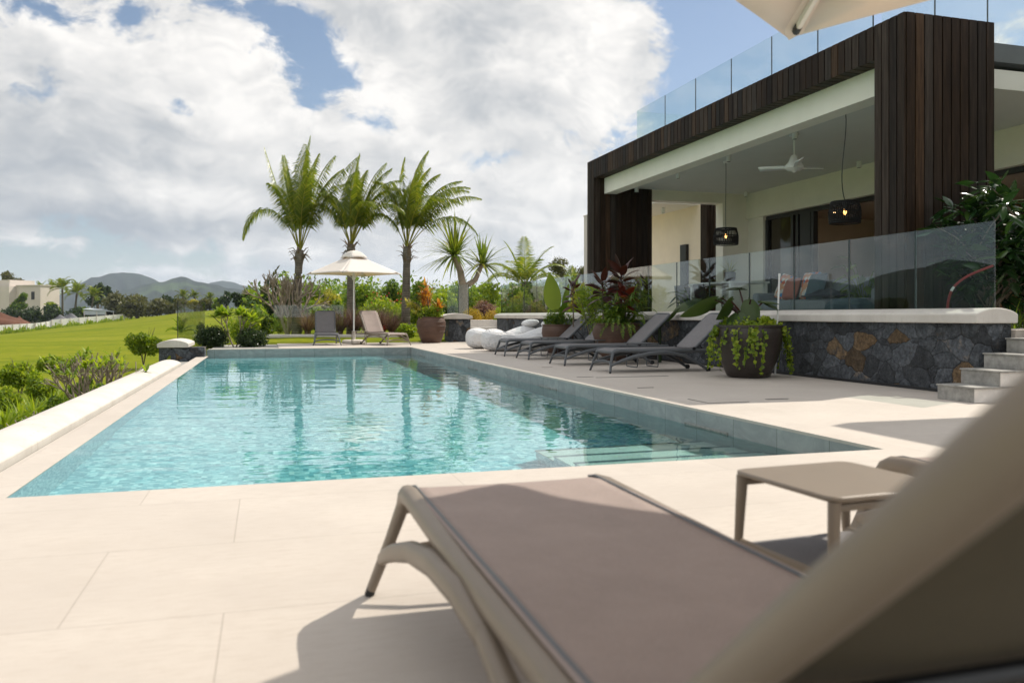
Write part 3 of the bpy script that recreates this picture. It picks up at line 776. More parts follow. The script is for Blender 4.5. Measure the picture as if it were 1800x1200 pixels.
for (y, l, ls) in ((6.6, 0.75, 'nearest of the dark skimmer slots at the waterline of the right pool wall'), (10.9, 0.7, 'second nearest skimmer slot cut into the right pool wall by the loungers'), (15.3, 0.7, 'third skimmer slot along the right pool wall near the grey loungers'), (20.6, 0.7, 'farthest skimmer slot in the right pool wall by the beanbags')):
    t = thing('skimmer_slot', ls, 'pool skimmer', (PX1, y, ZW), 0, 'skimmer slots in the pool wall')
    fr = MB(); fr.box(-0.012, -l/2, 0.012, -0.001, l/2, 0.02); fr.box(-0.012, -l/2, -0.03, -0.001, l/2, -0.022); fr.box(-0.012, -l/2, -0.022, -0.001, -l/2+0.01, 0.012); fr.box(-0.012, l/2-0.01, -0.022, -0.001, l/2, 0.012)
    fr.obj('slot_frame', 'step_dark', t, smooth=0)
    v = MB(); v.box(-0.006, -l/2+0.01, -0.022, -0.002, l/2-0.01, 0.012); v.obj('opening', 'step_dark', t, smooth=0)
def lid(x, y, lx, ly, label):
    t = thing('drain_cover', label, 'drain cover', (x, y, 0))
    b = MB(); b.box(-lx, -ly, 0.001, lx, ly, 0.0045); b.obj('cover_plate', 'deck', t, smooth=0)
    b = MB()
    for (x0, y0, x1, y1) in ((-lx-.008, -ly-.008, lx+.008, -ly), (-lx-.008, ly, lx+.008, ly+.008), (-lx-.008, -ly, -lx, ly), (lx, -ly, lx+.008, ly)): b.box(x0, y0, 0.0008, x1, y1, 0.003)
    b.obj('cover_rim', 'dark_metal', t, smooth=0)
lid(4.35, 7.35, 0.22, 0.2, 'square stone drain cover with dark rim in the shaded deck nearest the pool steps')
for (x, y, l, hor, lab) in ((4.3, 8.9, .10, 1, 'short dark drain slot in the deck beyond the square cover'), (4.25, 10.7, .12, 1, 'dark drain slot in the deck before the nearest row lounger'), (5.0, 7.3, .13, 1, 'small dark slot in the deck right of the square cover'), (4.45, 12.9, .09, 1, 'short dark slot in the deck between two grey loungers and the pool'), (4.9, 10.55, .55, 1, 'long thin drain channel in the deck beside the nearest row lounger')):
    b = MB(); b.box(-l, -.018, 0.0008, l, .018, 0.003)
    o = b.obj('drain_slot', 'dark_metal', smooth=0); o.location = (x, y, 0); props(o, lab, 'drain')

# hills, far ridges and the wooded hill beyond the left of the frame
def ridge(prof, d, name, depth, rng, rows=14):
    """prof: list of (px, py) skyline points"""
    px = np.linspace(prof[0][0], prof[-1][0], 140); py = np.interp(px, [p[0] for p in prof], [p[1] for p in prof])
    ph = rng.random(6)*6.28
    for k, (f_, a_) in enumerate(((0.045, 1.6), (0.11, .9), (0.23, .5))): py = py+a_*np.sin(px*f_+ph[k])
    pts = []
    for j in range(rows+1):
        f = j/rows; row = []
        for k, (x, y) in enumerate(zip(px, py)):
            dd = d-depth*f; top = W(x, y, d); b = W(x, 555, dd); h = top.z
            fold = 1+0.22*math.sin(x*0.09+f*5+ph[3])*f+0.12*math.sin(x*0.21+ph[4]-f*4)*f
            row.append((b.x, b.y, (h*(1-f)**1.15*fold if f < 1 else -15)))
        pts.append(row)
    back = [tuple(W(x, 555, d+depth*0.6)*1.0) for x in px]; back = [(b[0], b[1], -15) for b in back]
    mb = MB().grid([back]+pts)
    return struct(name, mb, 'hill', smooth=180)
rg = np.random.default_rng(3)
ridge([(60, 545), (130, 505), (160, 486), (195, 481), (232, 480), (262, 488), (285, 496), (330, 520), (400, 540)], 3400, 'mountain', 900, rg)
ridge([(120, 540), (200, 515), (245, 500), (290, 494), (318, 488), (345, 494), (375, 499), (420, 508), (470, 525), (520, 545)], 2700, 'mountain', 800, rg)
ridge([(330, 530), (370, 495), (392, 491), (420, 499), (470, 512), (560, 528), (700, 545)], 4300, 'mountain', 900, rg)
rb2 = MB(); rows = []
rng = np.random.default_rng(8)
for j in range(13):
    row = []
    for k in range(61):
        a = R_(-100+78*k/60); q = k/60; f = j/12
        hh = (70+55*math.exp(-((q-0.62)/0.14)**2)+45*math.exp(-((q-0.25)/0.15)**2)+10*math.sin(k*0.9)+6*math.sin(k*2.1))*math.sin(math.pi*f)**0.8*min(1, 8*(1-q), 6*q+.2)
        dd = 1500+700*f; row.append((dd*math.sin(a), dd*math.cos(a), hh-4))
    rows.append(row)
rb2.grid(rows); struct('wooded_hill', rb2, 'hill', smooth=180)

# ------------------------------------------------------------------ terrace, retaining wall, left wall, steps
XW = 7.15
tb = MB(); tb.box(7.66, 6.9, -0.5, 26, 45, 0.70)
struct('terrace', tb, 'deck', smooth=0)
def domecap(mb, x0, x1, y0, y1, z0, zs, zt, axis='y', n=10, inset=0.0):
    """cast coping with a domed top: z0 underside, zs shoulder, zt crown; swept along axis"""
    prof = [(x0, z0), (x1, z0)]+[(x1-(x1-x0)*k/n, zs+(zt-zs)*math.sin(math.pi*k/n)**0.7) for k in range(n+1)]
    if axis == 'y': mb.prism(prof, 'y', y0, y1)
    else: mb.prism([(p, q) for p, q in prof], 'x', y0, y1)
wl = thing('retaining_wall', 'long black basalt retaining wall with domed white coping below the terrace', 'wall', (XW, 6.9, 0))
b = MB(); b.box(7.22, 6.95, -0.1, 7.655, 25.95, 0.768); b.obj('stone_face', 'basalt', wl, world=True, smooth=0)
b = MB(); domecap(b, XW, 7.70, 6.9, 26.05, 0.77, 0.87, 0.935); b.obj('coping', 'cap', wl, world=True, smooth=50, bevel=0.012)
b = MB(); b.box(7.20, 6.95, 0.0, 7.219, 25.9, 0.035); b.obj('base_trim', 'dark_metal', wl, world=True, smooth=0)
# glass panes on the retaining wall
YJ = [6.70, 7.83, 9.0, 10.19, 11.36, 12.6, 13.8, 15.0, 16.2, 17.4, 18.6, 19.8, 21.0, 22.2, 23.4, 24.6, 25.9]
def balustrade(name, label, joints, mk, z0, z1, gap=0.012, group=None, edge=True, th=0.012, gm='glass'):
    """row of glass panes between joints; mk(a) -> (x, y)"""
    p0 = mk(joints[0]); t = thing(name, label, 'glass railing', (p0[0], p0[1], z0), 0, group)
    for a, b_ in zip(joints[:-1], joints[1:]):
        A = Vector((*mk(a), 0)); B = Vector((*mk(b_), 0)); d = (B-A).normalized(); n = Vector((-d.y, d.x, 0))*th/2
        A = A+d*gap/2; B = B-d*gap/2
        V = [tuple(q+Vector((0, 0, z))) for z in (z0, z1) for q in (A-n, B-n, B+n, A+n)]
        m = MB().raw(V, [(0, 3, 2, 1), (4, 5, 6, 7), (0, 1, 5, 4), (1, 2, 6, 5), (2, 3, 7, 6), (3, 0, 4, 7)])
        g = m.obj('glass_pane', gm, t, world=True, smooth=0)
        if edge:
            e = MB()
            e.raw([tuple(q+Vector((0, 0, z))) for z in (z0, z1) for q in (B-n+d*.0004, B+d*gap*0.9-n, B+d*gap*0.9+n, B+n+d*.0004)], [(0, 3, 2, 1), (4, 5, 6, 7), (0, 1, 5, 4), (1, 2, 6, 5), (2, 3, 7, 6), (3, 0, 4, 7)])
            e.obj('pane_edge', 'glass_edge', g, smooth=0, world=True)
    return t
balustrade('glass_balustrade', 'frameless glass railing standing on the white coping of the basalt wall', YJ, lambda y: (7.42, y+0.22), 0.925, 1.86, gap=0.026, gm='glass_tint')
# stairs by the near end of the retaining wall
stt = thing('stone_stairs', 'pale stone stairs climbing beside the near end of the basalt wall', 'stairs', (6.62, 6.6, 0))
for i in range(5):
    b = MB(); b.box(6.62+0.30*i, 6.42-0.02*i, 0.001 if i == 0 else 0.155*i-0.0, 9.4, 6.88, 0.155*(i+1)-0.019)
    o = b.obj('step', 'step', stt, world=True, smooth=0, bevel=0.004)
    b = MB(); b.box(6.60+0.30*i, 6.40-0.02*i, 0.155*(i+1)-0.018, 9.4, 6.885, 0.155*(i+1)-0.001)
    b.obj('tread', 'step_dark', o, world=True, smooth=0, bevel=0.004)
    b = MB(); b.box(6.612+0.30*i, 6.425-0.02*i, 0.002 if i == 0 else 0.155*i+0.001, 6.6195+0.30*i, 6.875, 0.155*(i+1)-0.020)
    b.obj('riser_shade', 'step_dark', o, world=True, smooth=0)  # darker plate paints the shade on the step's left face
# left wall of the pool
lw = thing('pool_side_wall', 'low white domed wall running along the infinity edge of the pool', 'wall', (-1.9, 4, -0.5))
b = MB(); b.box(-2.14, -6, -2.7, -1.74, 18.35, -0.20); b.obj('wall_body', 'cap', lw, world=True, smooth=0)
b = MB(); domecap(b, -2.16, -1.70, -6, 18.4, -0.198, -0.125, -0.055); b.obj('coping', 'cap', lw, world=True, smooth=50, bevel=0.01)
b = MB(); b.box(-2.16, 18.4, -2.7, -1.66, 21.6, -0.27); struct('gutter', b, 'step_dark', smooth=0)
lp = thing('stone_pillar', 'squat dark basalt pillar with white domed cap at the far left pool corner', 'pillar', (-1.95, 22, 0))
b = MB(); b.box(-2.50, 21.65, -2.6, -1.46, 22.3, 0.075); b.obj('stone_body', 'basalt', lp, world=True, smooth=0)
b = MB(); domecap(b, -2.54, -1.82, 21.60, 23.4, 0.076, 0.17, 0.26); b.obj('cap', 'cap', lp, world=True, smooth=50, bevel=0.012)
# far pillar beside the big terracotta pot, and garden steps
p = G(804, 27.2)
fp = thing('stone_pillar', 'basalt pillar with white cap beside the large terracotta pot', 'pillar', (p.x, p.y, 0))
b = MB(); b.box(-.36, -.34, -0.02, .36, .34, .745); b.obj('stone_body', 'basalt', fp, smooth=0)
b = MB(); prof = [(-.62, .746), (.42, .746), (.42, .84), (.20, .90), (-.10, .935), (-.40, .90), (-.62, .84)]; b.prism(prof, 'y', -.40, .40); b.obj('cap', 'cap', fp, smooth=50, bevel=0.015)
gs = thing('garden_steps', 'pale garden steps rising between the far pillar and the basalt wall', 'stairs', (G(848, 28).x, G(848, 28).y, 0))
for i in range(3):
    b = MB(); b.box(-.62, .30*i-.2, -0.05, .75, .30*i+1.2, 0.235*(i+1)); b.obj('step', 'step', gs, smooth=0, bevel=0.01)
# low white wall behind the far loungers, with its own panes
A = G(470, 28.6); B = G(706, 28.6); dv = (B-A).normalized()
fw_ = thing('low_wall', 'low white capped wall behind the two far loungers', 'wall', (A.x, A.y, 0))
nn = Vector((-dv.y, dv.x, 0))
def obox(mb, A, B, n0, n1, z0, z1):
    V = [tuple(q+Vector((0, 0, z))) for z in (z0, z1) for q in (A+nn*n0, B+nn*n0, B+nn*n1, A+nn*n1)]
    mb.raw(V, [(0, 3, 2, 1), (4, 5, 6, 7), (0, 1, 5, 4), (1, 2, 6, 5), (2, 3, 7, 6), (3, 0, 4, 7)])
b = MB(); obox(b, A, B, 0.05, 0.40, -0.3, 0.075); b.obj('stone_body', 'basalt', fw_, world=True, smooth=0)
b = MB(); obox(b, A-dv*.05, B+dv*.05, 0.0, 0.45, 0.076, 0.20); b.obj('coping', 'cap', fw_, world=True, smooth=0, bevel=0.03)
A2 = A+dv*0.15
balustrade('glass_balustrade', 'low glass railing on the white wall behind the left far lounger', [0, 1.0, 2.0, 2.45], lambda s: ((A2+dv*s+nn*.22).x, (A2+dv*s+nn*.22).y), 0.19, 1.23, edge=False)
A3 = G(786, 29.5); dv3 = (G(830, 29.0)-A3).normalized()
balustrade('glass_balustrade', 'short glass railing behind the far pillar beside the forked screw pine', [0, 0.48, 0.9], lambda s: ((A3+dv3*s).x, (A3+dv3*s).y), 0.6, 1.95, edge=True, gap=0.02)
A4 = G(314, 21.6); A4b = G(378, 25.5); dv4 = (A4b-A4).normalized()
balustrade('glass_balustrade', 'clear glass pane on the white cap at the far left pool corner', [0, 1.35, 2.7], lambda s: ((A4+dv4*s).x, (A4+dv4*s).y), 0.22, 1.24, edge=False)
gp = thing('railing_post', 'slim dark post at the end of the glass on the far left pillar', 'post', (A4.x, A4.y, 0.2))
b = MB(); b.tube([(-.02, 0, 0), (-.02, 0, 1.05)], 0.012, seg=8); b.obj('shaft', 'dark_metal', gp)
b = MB(); b.tube([(-.02, 0, 0), (-.02, 0, .03)], 0.03, seg=10); b.obj('shoe', 'dark_metal', gp)

# ------------------------------------------------------------------ the villa
XH = 8.0; YN = 8.87; YF = 20.0; ZT = 4.83
villa = thing('villa', 'flat roofed villa with dark timber frame round a white covered terrace', 'house', (XH, YN, 0.7))
def boards(mb, axis, a0, a1, w_, fixed0, fixed1, z0, z1, gap=0.020):
    """upright boards along axis between a0 and a1"""
    n = max(1, round(abs(a1-a0)/w_)); st = (a1-a0)/n
    for i in range(n):
        p, q = sorted((a0+st*i+gap/2, a0+st*(i+1)-gap/2)); dz = 0.0
        if axis == 'y': mb.box(fixed0, p, z0, fixed1, q, z1)
        else: mb.box(p, fixed0, z0, q, fixed1, z1)
# near fin: core and boards on each face
b = MB(); b.box(XH+.025, YN+.025, 0.70, 9.47, 9.42, ZT-.012)
core = b.obj('column', 'black', villa, world=True, smooth=0)
b = MB(); boards(b, 'y', YN+.0, 9.44, .145, XH, XH+.024, 0.71, ZT); boards(b, 'x', XH+.025, 9.49, .145, YN, YN+.024, 0.71, ZT); boards(b, 'x', XH+.30, 9.49, .145, 9.421, 9.445, 0.71, 3.96); boards(b, 'y', YN+.025, 9.44, .145, 9.471, 9.495, .71, ZT)
b.obj('timber_cladding', 'wood', core, world=True, smooth=0)
# far fin
b = MB(); b.box(XH+.025, 19.58, 0.70, 9.62, 19.97, ZT-.012)
core2 = b.obj('column', 'black', villa, world=True, smooth=0)
b = MB(); boards(b, 'y', 19.55, 20.0, .15, XH, XH+.024, 0.71, ZT); boards(b, 'x', XH+.025, 9.64, .145, 19.555, 19.579, 0.71, 4.36)
b.obj('timber_cladding', 'wood', core2, world=True, smooth=0)
# fascia of boards, soffit strips and core
b = MB(); b.box(XH+.025, 9.445, 4.385, XH+.27, 19.55, ZT-.02)
fas = b.obj('fascia', 'black', villa, world=True, smooth=0)
b = MB(); boards(b, 'y', 9.446, 19.549, .148, XH, XH+.024, 4.36, ZT)
boards(b, 'y', 9.446, 19.549, .148, XH+.026, XH+.285, 4.36, 4.384)
b.obj('timber_cladding', 'wood', fas, world=True, smooth=0)
b = MB(); b.box(8.29, 9.45, 3.97, 8.62, 19.55, 4.52); b.obj('beam', 'plaster', villa, world=True, smooth=0)
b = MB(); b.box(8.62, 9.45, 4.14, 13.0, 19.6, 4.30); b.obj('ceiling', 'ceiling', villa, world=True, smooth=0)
b = MB(); b.box(8.28, 9.45, 4.531, 22, 19.98, 4.80); b.obj('roof', 'slate', villa, world=True, smooth=0)
# far end wall with an opening to the garden court
b = MB(); b.box(9.645, 19.602, 3.87, 12.5, 19.97, 4.139); b.box(11.75, 19.604, 0.7, 12.9, 19.968, 3.869); b.obj('end_wall', 'plaster', villa, world=True, smooth=0)
# wall above the doors and its header
b = MB(); b.box(12.46, 9.46, 3.46, 12.80, 19.601, 4.138); b.box(12.52, 18.9, 0.7, 12.8, 19.600, 3.459); b.obj('door_header', 'plaster', villa, world=True, smooth=0)
# sliding doors
YD = [18.9, 17.6, 16.9]
b = MB(); b.box(12.60, 9.5, 3.36, 12.72, 18.89, 3.459); b.box(12.60, 9.5, 0.70, 12.72, 18.89, 0.76)
for y in (18.84, 17.75, 17.55, 16.95): b.box(12.58, y-.05, .76, 12.71, y+.05, 3.36)
b.box(12.60, 17.05, .76, 12.69, 17.45, 3.36)
dr = b.obj('sliding_door', 'dark_metal', villa, world=True, smooth=0)
b = MB(); b.box(12.64, 17.80, .76, 12.655, 18.79, 3.36); b.obj('glass_pane', 'glass_dark', dr, world=True, smooth=0)
# living room behind the doors
b = MB()
b.box(12.81, 8.8, 0.66, 20, 19.6, 0.705); b.box(19.9, 8.8, .7, 20.1, 19.6, 3.7); b.box(12.81, 19.4, .7, 19.9, 19.6, 3.7); b.box(12.81, 8.8, .7, 19.9, 9.0, 3.7); b.box(12.81, 8.8, 3.55, 20, 19.6, 3.7)
b.obj('living_room', 'indoor', villa, world=True, smooth=0)
b = MB(); b.box(16.5, 15.2, .71, 17.0, 19.39, 3.54); b.obj('room_partition', 'oak', villa, world=True, smooth=0)
# lit spots in the room ceiling
for i, (x, y) in enumerate(((14.2, 16.4), (14.6, 14.6), (15.8, 15.6), (14.0, 13.2), (15.6, 13.4), (14.2, 18.2))):
    t = thing('downlight', 'lit warm downlight in the living room ceiling behind the glass doors', 'ceiling light', (x, y, 3.55), 0, 'lit downlights in the living room')
    MB().lathe([(0.055, -0.012), (0.055, 0.0)], seg=14).obj('trim_ring', 'white_metal', t)
    MB().lathe([(0.045, -0.016), (0.045, -0.0125)], seg=14).obj('lamp', 'downlight', t)
# wing seen through the opening, with its own timber post and soffit
wg = thing('villa_wing', 'cream rear wing of the villa seen through the far terrace opening', 'house', (11.9, 20.3, 0.7))
b = MB(); b.box(11.9, 20.6, 0.7, 20, 25.2, 4.03); b.obj('wall', 'plaster_cream', wg, world=True, smooth=0)
b = MB(); b.box(10.5, 21.2, 4.031, 20, 25.2, 4.45); b.obj('roof', 'plaster', wg, world=True, smooth=0)
b = MB(); b.box(11.8, 21.75, 0.7, 11.898, 22.1, 2.95); b.obj('door', 'dark_metal', wg, world=True, smooth=0)
b = MB(); boards(b, 'x', 11.62, 12.3, .115, 20.25, 20.59, .7, 4.0); b.obj('timber_cladding', 'wood', wg, world=True, smooth=0)
for y in (22.0, 24.4):
    t = thing('ceiling_spotlight', 'white cylinder spotlight under the eaves of the cream wing%s' % ('' if y < 23 else ', farther from the opening'), 'ceiling light', (11.2, y, 4.03))
    MB().lathe([(0.055, -0.16), (0.055, 0)], seg=16).obj('housing', 'white_metal', t)
    MB().lathe([(0.04, -0.163), (0.04, -0.161)], seg=14).obj('lens', 'dark_metal', t)
# sliver of another post beyond the far fin
gpst = thing('grey_post', 'grey rendered post just beyond the far timber column', 'pillar', (8.0, 20.6, 0))
b = MB(); b.box(8.03, 20.1, .7, 8.16, 20.32, 3.45); b.obj('shaft', 'far_wall', gpst, world=True, smooth=0, bevel=0.01)
b = MB(); b.box(8.02, 20.09, 3.451, 8.17, 20.33, 3.49); b.obj('cap', 'far_wall', gpst, world=True, smooth=0)
# upper storey slab to the right of the near fin, and an unseen slab with post, added to shadow the deck
up = thing('villa_wing', 'dark slate upper storey of the villa right of the near timber column', 'house', (9.6, 11, 4.4))
b = MB(); b.box(9.50, 11.0, 4.44, 22, 19.9, 5.42); b.obj('parapet', 'slate', up, world=True, smooth=0)
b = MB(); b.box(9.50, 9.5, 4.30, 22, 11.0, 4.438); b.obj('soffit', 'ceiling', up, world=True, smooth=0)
b = MB(); b.box(8.45, 5.2, 4.65, 22, 7.30, 4.95); b.box(12.5, 7.301, 4.66, 22, 9.49, 4.94); b.obj('shadow_slab', 'slate', up, world=True, smooth=0)
b = MB(); b.box(13.4, 6.5, .7, 13.9, 7.0, 4.649); b.obj('shadow_slab_post', 'wood', up, world=True, smooth=0)
# roof glass
balustrade('roof_balustrade', 'frameless glass railing round the roof edge of the villa', [17.9, 16.45, 15.1, 13.75, 12.45, 11.2, 9.95], lambda y: (8.42, y), 4.78, 5.70, gap=0.02)
balustrade('roof_balustrade', 'glass railing across the far end of the villa roof', [8.43, 9.7, 11.0, 12.3], lambda x: (x, 17.9), 4.80, 5.69, gap=0.02, edge=False)
balustrade('roof_balustrade', 'glass railing on the dark slate parapet above the near column', [9.55, 10.62, 11.72, 12.82], lambda x: (x, 11.1), 5.42, 6.55, gap=0.025)
# ceiling fittings of the covered terrace
def spot(px, py, zc=4.139):
    d = (HC-zc)*FPX/(py-555); p = G(px, d); return p.x, p.y
SP = [((1119, 329), 'white cylinder spotlight on the terrace ceiling by the far beam corner'), ((1192, 304), 'white cylinder spotlight on the terrace ceiling second along the white beam'), ((1281, 273), 'white cylinder spotlight on the terrace ceiling midway along the white beam'), ((1397, 232), 'white cylinder spotlight on the terrace ceiling nearest along the white beam'), ((1311, 337), 'white cylinder spotlight on the terrace ceiling in the far inner corner'), ((1510, 284), 'white cylinder spotlight on the terrace ceiling near the timber column above the doors')]
for (px, py), lab in SP:
    x, y = spot(px, py)
    t = thing('ceiling_spotlight', lab, 'ceiling light', (x, y, 4.14))
    MB().lathe([(0.05, -0.13), (0.05, 0)], seg=16).obj('housing', 'white_metal', t)
    MB().lathe([(0.038, -0.133), (0.038, -0.131)], seg=14).obj('lens', 'dark_metal', t)
def pendant(px, d, z0, z1, rt, rb, cordx, label):
    p = G(px, d); t = thing('pendant_lamp', label, 'lamp', (p.x, p.y, z0))
    zc = 4.14-z0
    MB().lathe([(0.06, zc-0.035), (0.06, zc)], seg=16).obj('ceiling_rose', 'white_metal', t)
    c = MB(); c.tube(bez((0, 0, zc-.03), (cordx, 0, zc*.7+(z1-z0)*.3), (-cordx*1.6, 0, zc*.3+(z1-z0)*.7), (0, 0, z1-z0), 14), 0.007, seg=6); c.obj('cord', 'dark_metal', t)
    h = z1-z0; s = MB(); n = 44
    for k in range(n):
        a = 2*math.pi*k/n
        for sg in (-1, 1):
            path = []
            for j in range(5):
                f = j/4; r = rb+(rt-rb)*f; r *= 1+0.10*math.sin(math.pi*f); a2 = a+sg*0.10*f
                path.append((r*math.cos(a2), r*math.sin(a2), h*f*0.93))
            s.tube(path, 0.0065, seg=4, cap=False)
    for z, r in ((0.0, rb), (0.03, rb*1.02), (h*.5, (rt+rb)/2*1.10), (h*0.90, rt*1.02), (h*.94, rt)):
        s.tube([(r*math.cos(q*math.pi/18), r*math.sin(q*math.pi/18), z) for q in range(37)], 0.010, seg=5, cap=False)
    sh = s.obj('lamp_shade', 'black', t)
    arms = MB()
    for q in range(3): arms.tube([(0, 0, h*.97), (rt*math.cos(q*2.1), rt*math.sin(q*2.1), h*.93)], 0.006, seg=5)
    arms.obj('shade_arm', 'dark_metal', sh)
    MB().lathe([(0.018, h*.62), (0.02, h*.95)], seg=12).obj('socket', 'dark_metal', t)
    MB().lathe([(0.004, h*.36), (0.024, h*.42), (0.026, h*.50), (0.014, h*.61)], seg=12).obj('bulb', 'bulb', t)
pendant(1276, 17.6, 2.37, 2.73, .22, .25, 0.01, 'black woven pendant lamp hanging farther away by the cream wall')
pendant(1485, 12.9, 2.30, 2.65, .205, .228, 0.10, 'black woven pendant lamp with kinked cord hanging nearest the timber column')
p = G(1396, 15.0); fan = thing('ceiling_fan', 'white ceiling fan with still blades under the terrace ceiling', 'fan', (p.x, p.y, 3.55))
MB().lathe([(0.09, .56), (0.085, .585), (0.05, .59)], seg=20).obj('ceiling_mount', 'white_metal', fan)
MB().lathe([(0.014, .2), (0.014, .57)], seg=10).obj('rod', 'white_metal', fan)
MB().lathe([(0.03, .22), (0.06, .20), (.10, .10), (.16, .03), (.17, -.02), (.12, -.06), (.05, -.07), (.02, -.10)], seg=24).obj('motor', 'white_metal', fan)
for k in range(3):
    a = R_(5+120*k); b = MB(); rows = []
    for j in range(9):
        f = j/8; r = .14+.52*f; w_ = .075*(0.55+0.9*f)*(1-0.55*f**6)
        c, s = math.cos(a), math.sin(a)
        rows.append([(r*c-w_*s*q, r*s+w_*c*q, 0.0+0.03*q+0.03*f) for q in (-1, 1)])
    b.grid(rows).obj('blade', 'white_metal', fan, solid=0.01)

# ------------------------------------------------------------------ furniture
def lounger(label, loc, rz, frame, slingm, hinge=1.36, back=0.78, ang=40, group=None, length=1.95):
    """x from the foot to the head, y across"""
    t = thing('sun_lounger', label, 'sun lounger', loc, rz, group)
    w = 0.297; zr = 0.332; f = MB()
    for s in (-1, 1):
        f.tube([(0.05, s*w, zr-.006), (0.018, s*w, zr-.022), (-.004, s*w, zr-.052)][::-1]+[(0.12, s*w, zr), (hinge*.55, s*w, zr-.010), (hinge, s*w, zr-.010), (length-.05, s*w, zr-.02)], 0.026, 0.029, seg=12, up=(0, 0, 1), sq=.8)
    f.tube([(0.012, -w, zr-.030), (0.012, w, zr-.030)], 0.019, 0.024, seg=10, sq=.8)
    f.tube([(length-.05, -w, zr-.02), (length-.05, w, zr-.02)], 0.02, seg=10)
    f.tube([(hinge*.5, -w, zr-.03), (hinge*.5, w, zr-.03)], 0.014, seg=8)
    f.tube([(hinge, -w, zr-.03), (hinge, w, zr-.03)], 0.018, seg=8)
    f.obj('frame', frame, t, smooth=60)
    for s in (-1, 1):
        b = MB()
        b.tube([(0.014, s*w, zr-.02), (-.030, s*(w+.038), .18), (-.072, s*(w+.092), .02)], [.028, .022, .017], [.019, .016, .014], seg=10, up=(0, 1, 0), sq=.75)
        lg = b.obj('leg', frame, t, smooth=60)
        c = MB(); c.tube([(-.0710, s*(w+.0905), .024), (-.0765, s*(w+.098), .0)], .017, .0145, seg=10, up=(0, 1, 0)); c.obj('foot_cap', 'rubber', lg)
        b = MB(); pa = [(-.048, s*(w+.062), .115), (.04, s*(w+.062), .150), (.14, s*(w+.054), .185), (.32, s*(w+.034), .235), (.60, s*(w+.034), .285), (.85, s*(w+.030), .298), (1.02, s*(w+.022), .275)]
        b.tube(pa, [.015, .018, .021, .023, .023, .022, .020], [.020, .022, .026, .029, .030, .029, .026], seg=12, up=(0, 0, 1), sq=.75)
        b.obj('side_brace', frame, t, smooth=60)
        b = MB(); b.tube([(1.0, s*(w+.022), .28), (1.18, s*(w+.024), .245), (1.42, s*(w+.028), .12), (1.56, s*(w+.03), .03)], [.019, .021, .02, .017], [.024, .026, .024, .02], seg=10, sq=.75)
        lg = b.obj('leg', frame, t, smooth=60)
        c = MB(); c.tube([(1.575, s*(w+.012), .035), (1.575, s*(w+.052), .035)], .035, seg=14); c.obj('wheel', 'rubber', lg)
        b = MB(); b.tube([(hinge, s*(w-.03), zr+.016), (hinge, s*(w+.026), zr+.016)], .028, seg=12); b.obj('hinge_knob', 'dark_metal', t)
    b = MB(); b.tube([(-.042, -w-.05, .125), (.0, -w*.6, .155), (.012, 0, .162), (.0, w*.6, .155), (-.042, w+.05, .125)], .012, .022, seg=8, up=(0, 0, 1)); b.obj('stretcher', frame, t)
    # sling seat between the rails, wrapping over the foot end
    rows = []
    n = 22
    for i in range(n+1):
        x = -0.006+(hinge-.012)*i/n; row = []
        for j in range(13):
            y = -w+.003+(2*w-.006)*j/12; q = 1-(2*j/12-1)**2
            z = zr+.0235-0.016*q*min(1, i/4)*(1 if i < n-2 else .6)-(0.042 if i == 0 else 0.008 if i == 1 else 0)
            row.append((x, y, z))
        rows.append(row)
    MB().grid(rows).obj('seat', slingm, t, smooth=180, solid=0.004)
    pb = MB()
    for s in (-1, 1): pb.tube([(0.03, s*(w-.017), zr+.014), (.08, s*(w-.017), zr+.0245), (hinge-.03, s*(w-.017), zr+.0245)], .0042, seg=6)
    pb.obj('piping', 'grey_resin' if frame == 'taupe' else 'dark_metal', t)
    # backrest
    a = R_(ang); ca, sa = math.cos(a), math.sin(a)
    def bp(l, y, n_=0.0): return (hinge+.02+l*ca-n_*sa, y, zr+.01+l*sa+n_*ca)
    b = MB(); wb = w-.012
    ra = .024
    path = [bp(0, -wb), bp(back*.5, -wb), bp(back-.07, -wb), bp(back-.02, -wb+.02), bp(back, -wb+.07), bp(back, 0), bp(back, wb-.07), bp(back-.02, wb-.02), bp(back-.07, wb), bp(back*.5, wb), bp(0, wb)]
    b.tube(path, .021, .025, seg=12, up=(-sa, 0, ca), sq=.8)
    bf = b.obj('backrest', frame, t, smooth=60)
    b = MB(); b.tube([bp(back*.33, -wb+.02, -.03), bp(back*.33, wb-.02, -.03)], .012, seg=8); b.obj('cross_bar', 'dark_metal', bf)
    rows = []
    for i in range(15):
        l = 0.0+(back-.005)*i/14; rows.append([bp(l, -wb+.01+(2*wb-.02)*j/10, .020-0.020*(1-(2*j/10-1)**2)*(1 if i < 13 else .4)) for j in range(11)])
    MB().grid(rows).obj('back_sling', slingm, bf, smooth=180, solid=0.004)
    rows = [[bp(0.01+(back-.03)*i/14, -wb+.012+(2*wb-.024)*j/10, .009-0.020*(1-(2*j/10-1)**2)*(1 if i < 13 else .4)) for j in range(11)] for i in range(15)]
    MB().grid(rows).obj('sling_shade_sheet', 'sling_shade' if frame == 'taupe' else slingm, bf, smooth=180, solid=0.003)  # added sheet; on taupe frames its dark colour stands in for shade
    for s in (-1, 1):
        b = MB(); b.tube([bp(back*.38, s*(wb-.04), -.03), (hinge+.47, s*(wb-.04), zr-.02)], .010, seg=8)
        b.obj('back_strut', 'dark_metal' if frame != 'taupe' else frame, t)
    return t
LG = 'sun loungers round the pool'
lounger('taupe sun lounger in the foreground, its backrest cutting across the bottom right corner', (0.695, 2.455, 0), R_(-90), 'taupe', 'sling', 1.570, .82, 41.2, LG, 2.0)
lounger('taupe sun lounger beyond the near side table, only its foot end showing', (2.42, 2.46, 0), R_(-90), 'taupe', 'sling', 1.49, .82, 35, LG, 2.15)
